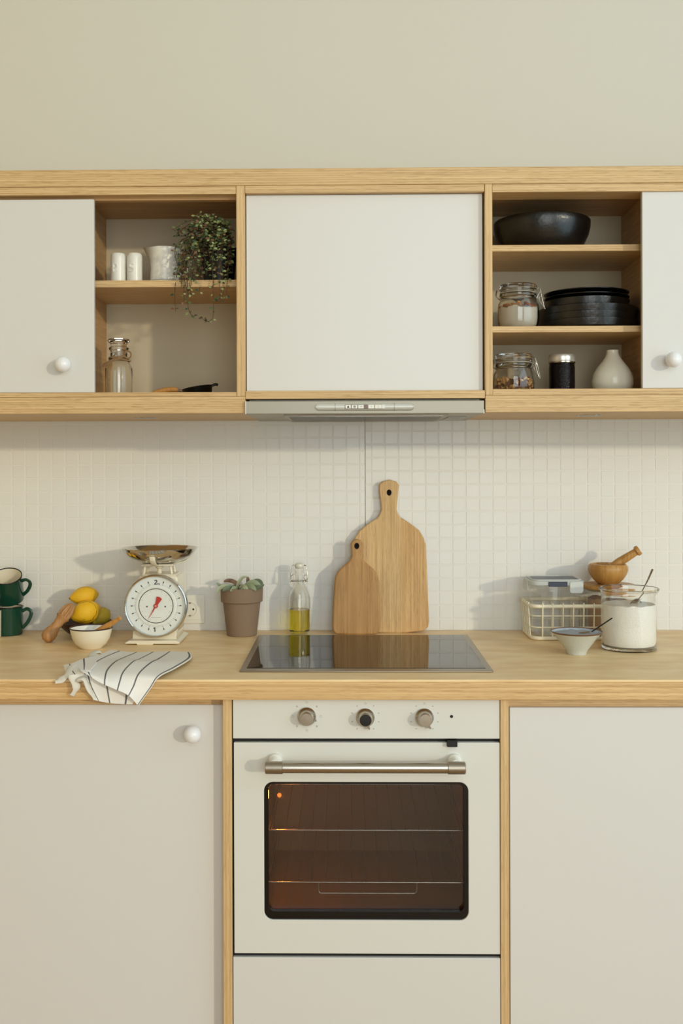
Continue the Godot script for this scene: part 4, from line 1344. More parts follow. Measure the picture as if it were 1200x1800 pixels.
func build_counter_left() -> void:
	var green := plain(0.07, 0.25, 0.19, 0.18)
	mug("enamel_mug", "dark green enamel mug standing upright at the bottom of the pair", Transform3D(Basis(Vector3.UP, 0.0), Vector3(-0.9730, TOP, -0.620)), 0.05, green)
	var tip := Basis(Vector3(1, 0, 0), 0.50) * Basis(Vector3(0, 0, 1), -0.06)
	mug("enamel_mug", "dark green enamel mug tipped forward on top of the other, cream inside", Transform3D(tip, Vector3(-0.9750, TOP + 0.0985, -0.640)), -0.05, green)
	var c := thing("cream_beaker", "cream enamel beaker with a dark rim at the picture edge beside the mugs", "beaker", Vector3(-1.012, TOP, -0.560))
	put("body", Shape.new().lathe([Vector2(0.0, 0.0), Vector2(0.034, 0.0), Vector2(0.037, 0.003), Vector2(0.0375, 0.078)], 48), M.cream, c)
	put("lining", Shape.new().lathe([Vector2(0.0373, 0.078), Vector2(0.0355, 0.076), Vector2(0.0355, 0.006), Vector2(0.0, 0.004)], 48), M.cream, c)
	put("rim", Shape.new().tube(circle_at(0.0372, 0.0785), 0.0016, 10, true), M.black, c)
	# reamer
	var foot := Vector3(-0.817, TOP + 0.0195, -0.487)
	var tip2 := Vector3(-0.7610, 1.0005, -0.527)
	var r := thing("citrus_reamer", "fluted wooden citrus reamer leaning on the dark bowl", "reamer", foot)
	var xf := aimed(Vector3.ZERO, tip2 - foot)
	put("handle", Shape.new().lathe([Vector2(0.0, -0.0195), Vector2(0.009, -0.0180), Vector2(0.0165, -0.0110), Vector2(0.0195, 0.0), Vector2(0.0185, 0.010), Vector2(0.0140, 0.024), Vector2(0.0125, 0.036), Vector2(0.0135, 0.048), Vector2(0.0165, 0.0560), Vector2(0.0190, 0.0585), Vector2(0.0195, 0.0605), Vector2(0.0180, 0.0625), Vector2(0.0, 0.0625)], 36, xf), M.beech, r)
	var head := Shape.new()
	var rows := 16
	var segs := 64
	var f0 := head.v.size()
	var L := (tip2 - foot).length()
	for i in rows + 1:
		var u := float(i) / rows
		var rad := 0.0178 * pow(maxf(1.0 - pow(u, 2.6), 0.0), 0.55) * (1.0 + 0.10 * sin(PI * u))
		for j in segs + 1:
			var a := TAU * j / segs
			var k := 1.0 - 0.36 * pow(absf(cos(a * 4.0)), 3.0) * (1.0 - 0.5 * u)
			head.vert(xf * Vector3(cos(a) * rad * k, 0.0615 + u * (L - 0.0615), sin(a) * rad * k), xf.basis * Vector3(cos(a), 0.3, sin(a)).normalized(), Vector2(float(j) / segs, u))
	head.smooth_grid(f0, rows, segs, true)
	put("fluted_head", head, M.beech, r)
	# dark bowl and lemons
	var b := thing("wooden_bowl", "dark wooden bowl heaped with lemons", "bowl", Vector3(-0.7440, TOP, -0.590))
	put("body", Shape.new().lathe([Vector2(0.0, 0.0), Vector2(0.028, 0.0), Vector2(0.032, 0.002), Vector2(0.052, 0.014), Vector2(0.067, 0.028), Vector2(0.0735, 0.0385), Vector2(0.0740, 0.0410), Vector2(0.0715, 0.0420), Vector2(0.0690, 0.0405), Vector2(0.060, 0.030), Vector2(0.045, 0.018), Vector2(0.0, 0.010)], 56), M.walnut, b)
	put("rim_band", Shape.new().tube(circle_at(0.0728, 0.0413), 0.0013, 8, true), plain(0.22, 0.12, 0.10, 0.4), b)
	lemon("plump yellow lemon in front, stem end facing out", Vector3(-0.7350, 0.9720, -0.558), 0.0370, 0.0325, Vector3(-0.85, -0.32, 0.42), Color(0.96, 0.76, 0.13))
	lemon("yellow lemon on top of the pile in the bowl", Vector3(-0.7490, 1.0125, -0.597), 0.0355, 0.0265, Vector3(-0.90, -0.12, 0.42), Color(0.95, 0.75, 0.13))
	lemon("greenish lemon toned down for shade at the back of the bowl, on the scale side", Vector3(-0.7045, 0.9530, -0.607), 0.0300, 0.0265, Vector3(0.5, 0.35, -0.8), Color(0.80, 0.70, 0.20))  # the shade at the back is put into its duller colour
	# cream bowl and stick
	var e := thing("enamel_bowl", "small cream enamel bowl with a brown rim in front of the lemons", "bowl", Vector3(-0.6790, TOP, -0.398))
	put("body", Shape.new().lathe([Vector2(0.0, 0.0), Vector2(0.026, 0.0), Vector2(0.0285, 0.0015), Vector2(0.030, 0.004), Vector2(0.040, 0.012), Vector2(0.0485, 0.027), Vector2(0.0530, 0.043), Vector2(0.0545, 0.0535)], 56), M.cream, e)
	put("lining", Shape.new().lathe([Vector2(0.0540, 0.0535), Vector2(0.0525, 0.050), Vector2(0.0515, 0.042), Vector2(0.047, 0.027), Vector2(0.038, 0.013), Vector2(0.026, 0.006), Vector2(0.0, 0.005)], 56), M.ivory, e)
	put("rim", Shape.new().tube(circle_at(0.0545, 0.0540), 0.0016, 10, true), plain(0.17, 0.09, 0.06, 0.3), e)
	var s0 := Vector3(-0.6850, 0.9290, -0.400)
	var s1 := Vector3(-0.5960, 0.9835, -0.372)
	var st := thing("wooden_pestle_stick", "turned wooden stick resting in the small cream bowl", "utensil", s0)
	var sx := aimed(Vector3.ZERO, s1 - s0)
	var sl := (s1 - s0).length()
	put("shaft", Shape.new().lathe([Vector2(0.0, 0.0), Vector2(0.0065, 0.001), Vector2(0.0085, 0.010), Vector2(0.0080, 0.050), Vector2(0.0072, 0.075), Vector2(0.0062, sl - 0.022), Vector2(0.0, sl - 0.022)], 24, sx), M.stick, st)
	put("turned_end", Shape.new().lathe([Vector2(0.0, sl - 0.0225), Vector2(0.0060, sl - 0.0225), Vector2(0.0066, sl - 0.019), Vector2(0.0052, sl - 0.014), Vector2(0.0046, sl - 0.007), Vector2(0.0066, sl - 0.003), Vector2(0.0060, sl), Vector2(0.0, sl + 0.0005)], 24, sx), M.stick, st)
	build_scale()
	build_towel()


func build_scale() -> void:
	var s := thing("kitchen_scale", "cream kitchen scale with a round dial, red pointer and steel pan", "scale", Vector3(-0.5235, TOP, -0.520))
	# plinth: feet at the corners, an arch between, then a sloping skirt
	var plinth := Shape.new()
	var front := [Vector2(-0.0755, 0.003), Vector2(-0.0455, 0.003), Vector2(-0.043, 0.0), Vector2(-0.002, 0.0), Vector2(0.0005, 0.003), Vector2(0.0690, 0.003), Vector2(0.0705, 0.007), Vector2(0.060, 0.0120), Vector2(-0.064, 0.0120), Vector2(-0.0765, 0.007)]
	plinth.extrude(front, -0.078, 0.077, 0.002)
	put("plinth", plinth, M.cream, s)
	put("lower_body", Shape.new().extrude([Vector2(-0.0615, 0.0115), Vector2(0.0580, 0.0115), Vector2(0.0575, 0.034), Vector2(-0.0600, 0.034)], -0.070, 0.052, 0.003), M.cream, s)
	put("housing", Shape.new().extrude([Vector2(-0.0455, 0.032), Vector2(0.0610, 0.032), Vector2(0.0605, 0.176), Vector2(0.0560, 0.1815), Vector2(-0.0400, 0.1815), Vector2(-0.0450, 0.176)], -0.062, 0.048, 0.004), M.cream, s)
	put("top_plate", Shape.new().box(Vector3(-0.038, 0.181, -0.045), Vector3(0.054, 0.1855, 0.040), 0.0015), M.cream, s)
	# carrier: two uprights and a cross bar with the four prongs that hold the pan
	var cage := Shape.new()
	for x in [-0.0345, 0.0345]:
		cage.tube(spline([Vector3(x * 1.12 + 0.002, 0.183, 0.020), Vector3(x * 1.05 + 0.002, 0.196, 0.020), Vector3(x + 0.002, 0.2085, 0.020)]), 0.0035, 10)
		cage.tube(spline([Vector3(x * 1.12 + 0.002, 0.183, -0.030), Vector3(x * 1.05 + 0.002, 0.196, -0.030), Vector3(x + 0.002, 0.2085, -0.030)]), 0.0035, 10)
	put("carrier", cage, M.cream, s)
	put("carrier_plate", Shape.new().box(Vector3(-0.042, 0.207, -0.042), Vector3(0.046, 0.2125, 0.034), 0.002), M.cream, s)
	put("platform_stem", Shape.new().lathe([Vector2(0.007, 0.184), Vector2(0.0065, 0.196), Vector2(0.011, 0.200), Vector2(0.011, 0.207)], 24, Transform3D(Basis.IDENTITY, Vector3(0.002, 0, -0.004))), M.cream, s)
	for a in [90.0, 210.0, 330.0]:
		var d := Vector3(cos(deg_to_rad(a)), 0, sin(deg_to_rad(a)))
		var o := Vector3(0.0005 if a == 90.0 else 0.002, 0, -0.004)
		put("prong", Shape.new().tube(spline([o + d * 0.034 + Vector3(0, 0.211, 0), o + d * 0.066 + Vector3(0, 0.2135, 0), o + d * 0.0885 + Vector3(0, 0.2255, 0), o + d * 0.0965 + Vector3(0, 0.2375, 0)]), 0.0078, 14, false, 0.28), M.cream, s)
	put("pan", Shape.new().lathe([Vector2(0.0, 0.2145), Vector2(0.040, 0.2148), Vector2(0.060, 0.2180), Vector2(0.078, 0.2255), Vector2(0.0915, 0.2355), Vector2(0.0995, 0.2465), Vector2(0.1025, 0.2530), Vector2(0.1050, 0.2542), Vector2(0.1052, 0.2552), Vector2(0.1015, 0.2545), Vector2(0.0982, 0.2470), Vector2(0.0903, 0.2368), Vector2(0.077, 0.2270), Vector2(0.059, 0.2195), Vector2(0.040, 0.2163), Vector2(0.0, 0.2160)], 80, Transform3D(Basis.IDENTITY, Vector3(0.003, 0, -0.004))), M.chrome, s)
	# dial
	var dc := Vector3(0.0065, 0.1045, 0.048)
	var face := Node3D.new()
	face.name = "dial"
	s.add_child(face)
	face.position = dc
	var spin := Transform3D(Basis(Vector3(1, 0, 0), PI / 2), Vector3.ZERO)
	put("bezel", Shape.new().lathe([Vector2(0.076, 0.0), Vector2(0.081, 0.004), Vector2(0.0845, 0.012), Vector2(0.0850, 0.026), Vector2(0.0840, 0.0310), Vector2(0.0815, 0.0330), Vector2(0.0795, 0.0315), Vector2(0.0788, 0.0235)], 80, spin), M.chrome, face)
	put("dial_card", Shape.new().lathe([Vector2(0.0795, 0.0), Vector2(0.0795, 0.0225), Vector2(0.0, 0.0228)], 64, spin), plain(0.90, 0.915, 0.90, 0.45), face)
	put("raised_ring", Shape.new().lathe([Vector2(0.0560, 0.0226), Vector2(0.0545, 0.0238), Vector2(0.0525, 0.0242), Vector2(0.0490, 0.0242), Vector2(0.0485, 0.0238), Vector2(0.0, 0.0238)], 64, spin), plain(0.90, 0.91, 0.885, 0.45), face)
	put("brown_circle", Shape.new().lathe([Vector2(0.0470, 0.0237), Vector2(0.0470, 0.0242), Vector2(0.0450, 0.0242), Vector2(0.0450, 0.0237)], 64, spin), plain(0.22, 0.12, 0.10, 0.5), face)
	var marks := Shape.new()
	for i in 20:
		var a := PI / 2 - TAU * i / 20
		if i == 0 or i == 10: continue
		var p := Vector3(cos(a), sin(a), 0)
		var t := Transform3D(Basis(Vector3(0, 0, 1), a), Vector3(0, 0, 0.0228))
		marks.box(Vector3(0.0622, -0.0009, 0), Vector3(0.0685, 0.0009, 0.0002), 0.0, t)
		marks.box(Vector3(0.0640, 0.0009, 0), Vector3(0.0678, 0.0019, 0.0002), 0.0, t)
		marks.box(Vector3(0.0568, -0.0004, 0), Vector3(0.0608, 0.0004, 0.0002), 0.0, t)
		p = p
	for i in 100:
		marks.box(Vector3(0.0570, -0.00016, 0), Vector3(0.0586, 0.00016, 0.0002), 0.0, Transform3D(Basis(Vector3(0, 0, 1), TAU * i / 100), Vector3(0, 0, 0.0228)))
	for i in 16:
		var a := TAU * i / 16
		marks.box(Vector3(0.0395, -0.0004, 0), Vector3(0.0412, 0.0004, 0.0002), 0.0, Transform3D(Basis(Vector3(0, 0, 1), a), Vector3(0, 0, 0.0238)))
	for q in [[-0.024, -0.002], [0.025, -0.002]]:
		marks.lathe([Vector2(0.0022, 0.0), Vector2(0.0022, 0.0003), Vector2(0.0, 0.0003)], 14, Transform3D(Basis(Vector3(1, 0, 0), PI / 2), Vector3(q[0], q[1], 0.0238)))
	marks.box(Vector3(-0.013, -0.0315, 0.0238), Vector3(0.013, -0.0311, 0.0240), 0.0)
	put("dial_marks", marks, plain(0.25, 0.24, 0.22, 0.6), face)
	put("numeral", lettering("2", 0.0175, 0.0004, true), M.print, face, Vector3(-0.0005, 0.0630, 0.0231))
	put("unit_letters", lettering("kg", 0.0055, 0.0004), M.print, face, Vector3(0.0075, 0.0595, 0.0231))
	put("numeral", lettering("1", 0.0165, 0.0004, true), M.print, face, Vector3(-0.004, -0.0640, 0.0231))
	var hand := Shape.new()
	var dirv := Vector2(-0.0205, -0.036).normalized()
	var sidev := Vector2(-dirv.y, dirv.x)
	hand.extrude([dirv * 0.041 - sidev * 0.0002, dirv * 0.041 + sidev * 0.0002, sidev * 0.0022, -sidev * 0.0022] if true else [], 0.026, 0.0268, 0.0001)
	hand.extrude([sidev * 0.0024, Vector2(0.0165, 0.0175), Vector2(0.0150, 0.0205), Vector2(0.0105, 0.0240), Vector2(0.0045, 0.0252), Vector2(0.0020, 0.0246), sidev * -0.0024], 0.026, 0.0268, 0.0001)
	put("pointer", hand, M.red, face)
	put("pointer_hub", Shape.new().lathe([Vector2(0.0058, 0.0245), Vector2(0.0058, 0.0275), Vector2(0.0045, 0.0288), Vector2(0.0030, 0.0288)], 28, spin), M.red, face)
	put("hub_cap", Shape.new().lathe([Vector2(0.0032, 0.0280), Vector2(0.0028, 0.0298), Vector2(0.0, 0.0304)], 20, spin), plain(0.85, 0.55, 0.50, 0.2), face)
	put("dial_glass", Shape.new().lathe([Vector2(0.0790, 0.0316), Vector2(0.0, 0.0322)], 48, spin), glass(0.02), face)


func towel_picture() -> ImageTexture:
	var f := FastNoiseLite.new()
	f.seed = 3
	f.frequency = 0.3
	var im := Image.create(384, 384, false, Image.FORMAT_RGB8)
	for y in 384:
		for x in 384:
			var n := f.get_noise_2d(x, y) * 0.035 + (0.012 if (x + y) % 2 == 0 else -0.012)
			var c := Color(0.94 + n, 0.93 + n, 0.91 + n)
			var u := fposmod(x / 384.0 * 4.76 + 0.88, 1.0)
			if absf(u - 0.5) < 0.048:
				c = Color(0.42 + n * 2.0, 0.42 + n * 2.0, 0.42 + n * 2.0)
			im.set_pixel(x, y, c)
	return ImageTexture.create_from_image(im)


func patch(rows: Array, u: float, v: float) -> Vector3:       # a smooth surface through a grid of points
	var cols: int = rows[0].size()
	var at := func(line: Array, g: float) -> Vector3:
		var m := line.size()
		var x := g * (m - 1)
		var i := clampi(int(x), 0, m - 2)
		return line[i].cubic_interpolate(line[i + 1], line[maxi(i - 1, 0)], line[mini(i + 2, m - 1)], x - i)
	var mid := []
	for row in rows:
		mid.append(at.call(row, u))
	return at.call(mid, v) if cols > 0 else Vector3.ZERO


func build_towel() -> void:
	var m := plain(1, 1, 1, 0.95)
	m.albedo_texture = towel_picture()
	m.cull_mode = BaseMaterial3D.CULL_DISABLED
	var base := Vector3(-0.52, TOP, -0.17)
	var t := thing("striped_towel", "white tea towel with thin dark stripes hanging over the worktop edge", "towel", base)
	var grids := TOWEL
	var names := ["upper_fold", "under_fold", "gathered_corner"]
	for i in grids.size():
		var rows := []
		for row in grids[i]:
			var line := []
			for p in row: line.append(Vector3(p[0], p[1], p[2]) - base)
			rows.append(line)
		var cloth := Shape.new().sheet(func(u: float, v: float) -> Vector3: return patch(rows, u, v), 48, 36, 0.0022, Vector3(0, 0.7, 0.7))
		for e in cloth.t.size(): cloth.t[e].x *= [1.0, 0.66, 0.5][i]
		put(names[i], cloth, m, t)
	for q in TOWEL_ENDS:
		var line := []
		for p in q: line.append(Vector3(p[0], p[1], p[2]) - base)
		var path := spline(line, 8)
		var radii := []
		for i in path.size():
			var g := float(i) / (path.size() - 1)
			radii.append(lerpf(0.0120, 0.0060, g) * (1.0 + 0.22 * sin(g * 13.0)))
		put("twisted_end", Shape.new().tube(path, radii, 12, false, 0.42), plain(0.88, 0.86, 0.81, 0.95), t)


func leaf_shape(path: Array, width: float, fold: float) -> Shape:
	var line := spline(path, 6)
	var count := line.size()
	return Shape.new().sheet(func(u: float, v: float) -> Vector3:
		var i := clampi(int(v * (count - 1)), 0, count - 2)
		var p: Vector3 = line[i].lerp(line[i + 1], v * (count - 1) - i)
		var d: Vector3 = (line[i + 1] - line[i]).normalized()
		var w := d.cross(Vector3(0.1, 0.6, 0.8)).normalized()
		var half := width * pow(sin(PI * clampf(0.06 + 0.94 * v, 0.0, 1.0)), 0.7)
		var e := (u - 0.5) * 2.0
		return p + w * e * half + w.cross(d).normalized() * fold * half * e * e, 4, 12, 0.0011, Vector3(0, 0.6, 0.8))


func board_shape(outline: Array, hole: Vector2, thick: float) -> Shape:
	return Shape.new().extrude(outline, -thick, 0.0, 0.006, Transform3D.IDENTITY, circle(1.0, 16).map(func(q: Vector2) -> Vector2: return hole + q * Vector2(0.0062, 0.0082)), 4)


func build_counter_middle() -> void:
	# succulent
	var p := thing("potted_succulent", "leafy succulent in a grey-brown clay pot beside the hob", "plant", Vector3(-0.3035, TOP, -0.610))
	var clay := bumpy(plain(0.53, 0.44, 0.36, 0.92), 0.05, 0.05, Vector3(10, 10, 10))
	put("pot", Shape.new().lathe([Vector2(0.0, 0.0), Vector2(0.0405, 0.0), Vector2(0.0425, 0.002), Vector2(0.0530, 0.0935), Vector2(0.0565, 0.0945), Vector2(0.0590, 0.0965), Vector2(0.0602, 0.132), Vector2(0.0592, 0.1355), Vector2(0.0560, 0.1360), Vector2(0.0545, 0.133), Vector2(0.050, 0.090)], 64), clay, p)
	put("soil", Shape.new().lathe([Vector2(0.0538, 0.122), Vector2(0.03, 0.127), Vector2(0.0, 0.128)], 32), bumpy(plain(0.10, 0.08, 0.06, 0.95), 0.2, 0.6, Vector3(20, 20, 20)), p)
	var tones := [plain(0.56, 0.60, 0.47, 0.6), plain(0.42, 0.47, 0.37, 0.6), plain(0.64, 0.66, 0.54, 0.6), plain(0.50, 0.38, 0.29, 0.6)]
	var leaves := [
		[[[-0.014, 0.126, 0.020], [-0.006, 0.150, 0.030], [0.006, 0.166, 0.030], [0.020, 0.168, 0.026]], 0.0058, 2],
		[[[-0.010, 0.128, 0.010], [-0.030, 0.140, 0.020], [-0.052, 0.140, 0.026], [-0.068, 0.152, 0.028]], 0.0078, 0],
		[[[-0.014, 0.128, 0.020], [-0.034, 0.141, 0.036], [-0.055, 0.139, 0.046], [-0.064, 0.124, 0.050]], 0.0080, 2],
		[[[0.004, 0.128, 0.015], [0.022, 0.146, 0.022], [0.040, 0.150, 0.022], [0.056, 0.140, 0.020]], 0.0115, 0],
		[[[0.010, 0.127, 0.020], [0.030, 0.138, 0.034], [0.048, 0.136, 0.038], [0.068, 0.148, 0.038]], 0.0090, 1],
		[[[0.008, 0.127, 0.030], [0.020, 0.140, 0.040], [0.034, 0.141, 0.046], [0.046, 0.131, 0.050]], 0.0105, 0],
		[[[-0.002, 0.127, 0.030], [0.004, 0.140, 0.042], [0.014, 0.141, 0.050], [0.024, 0.130, 0.054]], 0.0095, 2],
		[[[-0.016, 0.126, 0.030], [-0.024, 0.138, 0.042], [-0.036, 0.137, 0.050], [-0.048, 0.131, 0.054]], 0.0088, 1],
		[[[-0.008, 0.127, 0.032], [-0.012, 0.138, 0.046], [-0.018, 0.136, 0.053], [-0.026, 0.130, 0.057]], 0.0085, 0],
		[[[0.016, 0.128, 0.0], [0.018, 0.148, 0.004], [0.018, 0.160, 0.006], [0.014, 0.167, 0.006]], 0.0056, 3],
		[[[-0.002, 0.127, -0.010], [-0.020, 0.147, -0.012], [-0.040, 0.153, -0.010], [-0.052, 0.150, -0.006]], 0.0080, 3],
		[[[0.014, 0.127, -0.010], [0.034, 0.148, -0.010], [0.050, 0.150, -0.006], [0.060, 0.140, 0.0]], 0.0095, 1],
		[[[0.004, 0.127, 0.034], [0.010, 0.137, 0.050], [0.008, 0.134, 0.056], [0.002, 0.128, 0.058]], 0.0080, 1],
	]
	for q in leaves:
		var path := []
		for e in q[0]: path.append(Vector3(e[0], e[1], e[2]))
		put("leaf", leaf_shape(path, q[1] * 0.80, 0.35), tones[q[2]], p)
	# oil bottle
	var at := Vector3(-0.1410, TOP, -0.632)
	var b := thing("oil_bottle", "clear swing-top bottle half full of yellow olive oil behind the hob", "bottle", at)
	put("body", Shape.new().lathe([Vector2(0.0, 0.004), Vector2(0.022, 0.0025), Vector2(0.028, 0.0), Vector2(0.0305, 0.003), Vector2(0.0313, 0.008), Vector2(0.0313, 0.0718)], 56), M.glass, b)
	put("shoulder", Shape.new().lathe([Vector2(0.0290, 0.0720), Vector2(0.0313, 0.0720), Vector2(0.0313, 0.090), Vector2(0.0302, 0.104), Vector2(0.0265, 0.118), Vector2(0.0205, 0.131), Vector2(0.0150, 0.141), Vector2(0.0122, 0.149), Vector2(0.0112, 0.158), Vector2(0.0112, 0.180), Vector2(0.0128, 0.183), Vector2(0.0128, 0.187), Vector2(0.0092, 0.188), Vector2(0.0090, 0.158), Vector2(0.0100, 0.149), Vector2(0.0130, 0.140), Vector2(0.0185, 0.130), Vector2(0.0245, 0.117), Vector2(0.0280, 0.104), Vector2(0.0290, 0.091), Vector2(0.0290, 0.0720)], 64), M.solid_glass, b)
	put("neck_collar", Shape.new().lathe([Vector2(0.0125, 0.1475), Vector2(0.0145, 0.149), Vector2(0.0150, 0.151), Vector2(0.0135, 0.153), Vector2(0.0117, 0.154)], 40), M.glass_thick, b)
	put("stopper", Shape.new().lathe([Vector2(0.0, 0.186), Vector2(0.0100, 0.187), Vector2(0.0128, 0.191), Vector2(0.0132, 0.195), Vector2(0.0120, 0.199), Vector2(0.0075, 0.2015), Vector2(0.0, 0.202)], 36), plain(0.88, 0.87, 0.80, 0.25), b)
	for s: float in [-1.0, 1.0]:
		put("swing_wire", Shape.new().tube(spline([Vector3(s * 0.0135, 0.1955, 0.0), Vector3(s * 0.0190, 0.1945, 0.001), Vector3(s * 0.0205, 0.186, 0.002), Vector3(s * 0.0235, 0.168, 0.004), Vector3(s * 0.0215, 0.152, 0.008), Vector3(s * 0.0150, 0.150, 0.011)]), 0.0014, 8), M.steel, b)
		put("swing_loop", Shape.new().tube(spline([Vector3(s * 0.0130, 0.151, 0.008), Vector3(s * 0.0225, 0.155, 0.010), Vector3(s * 0.0230, 0.165, 0.010), Vector3(s * 0.0165, 0.169, 0.010), Vector3(s * 0.0145, 0.160, 0.011), Vector3(s * 0.0200, 0.152, 0.013), Vector3(s * 0.0250, 0.150, 0.012)]), 0.0013, 8), M.steel, b)
	put("neck_wire", Shape.new().tube(circle_at(0.0152, 0.151), 0.0009, 8, true), M.steel, b)
	var oil := plain(0.82, 0.74, 0.06, 0.02)
	oil.refraction_enabled = true
	oil.refraction_scale = 0.035
	oil.transparency = BaseMaterial3D.TRANSPARENCY_ALPHA
	oil.albedo_color.a = 0.0
	var o := put("olive_oil", Shape.new().lathe([Vector2(0.0, 0.0), Vector2(0.026, 0.0), Vector2(0.0292, 0.003), Vector2(0.0298, 0.007), Vector2(0.0298, 0.0645), Vector2(0.0, 0.0645)], 56), oil, self, at + Vector3(0, 0.0055, 0))
	tag(o, "clear yellow olive oil inside the swing-top bottle", "oil", "", "stuff")
	# boards, leaning back on the tiles
	var lean := atan2(0.028, 0.44)
	var big := thing("cutting_board", "large pale wooden cutting board with a long handle, leaning on the tiles", "cutting board", Vector3(0.1155, TOP, -0.6395), "handled cutting boards")
	big.rotation.x = -lean
	var whole := PackedVector2Array()
	for q in BIG_BOARD: whole.append(q)
	for q in [[-0.2, -0.0335, M.oak_pale], [-0.0335, 0.0365, M.oak_mid], [0.0365, 0.2, M.oak_warm]]:
		var strip := PackedVector2Array([Vector2(q[0], -0.1), Vector2(q[1], -0.1), Vector2(q[1], 0.6), Vector2(q[0], 0.6)])
		for piece in Geometry2D.intersect_polygons(whole, strip):
			if Geometry2D.is_polygon_clockwise(piece): piece.reverse()
			var line := []
			var widest := 0.0
			for e in piece:
				widest = maxf(widest, e.distance_to(piece[0]))
				var off := minf(absf(e.x + 0.0335), absf(e.x - 0.0365))
				if off < 1e-4 or off > 0.005: line.append(e)
			if widest < 0.03: continue
			var middle: bool = q[0] > -0.1 and q[1] < 0.1
			var h := circle(1.0, 16).map(func(e: Vector2) -> Vector2: return Vector2(0.0020, 0.4025) + e * Vector2(0.0062, 0.0082)) if middle else []
			put("plank", Shape.new().extrude(line, -0.018, 0.0, 0.0045, Transform3D.IDENTITY, h, 4, [-0.0335, 0.0365]), q[2], big)
	hole_shade(big, Vector2(0.0020, 0.4025))
	var small := thing("cutting_board", "small darker wooden cutting board propped against the large one", "cutting board", Vector3(0.0225, TOP, -0.6085), "handled cutting boards")
	small.rotation.x = -lean * 1.15
	put("panel", board_shape(SMALL_BOARD, Vector2(0.0008, 0.2510), 0.016), M.oak_dark, small)
	hole_shade(small, Vector2(0.0008, 0.2510))


func hole_shade(parent: Node3D, at: Vector2) -> void:        # a dark lining, closed behind, that paints shade into a hanging hole
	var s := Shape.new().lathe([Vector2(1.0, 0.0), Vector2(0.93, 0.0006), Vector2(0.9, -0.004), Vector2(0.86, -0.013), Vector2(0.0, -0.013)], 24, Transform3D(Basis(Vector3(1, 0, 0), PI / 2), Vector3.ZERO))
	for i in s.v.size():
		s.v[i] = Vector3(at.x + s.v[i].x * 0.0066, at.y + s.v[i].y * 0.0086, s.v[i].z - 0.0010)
	put("hole_shade_lining", s, plain(0.13, 0.09, 0.06, 0.8), parent)


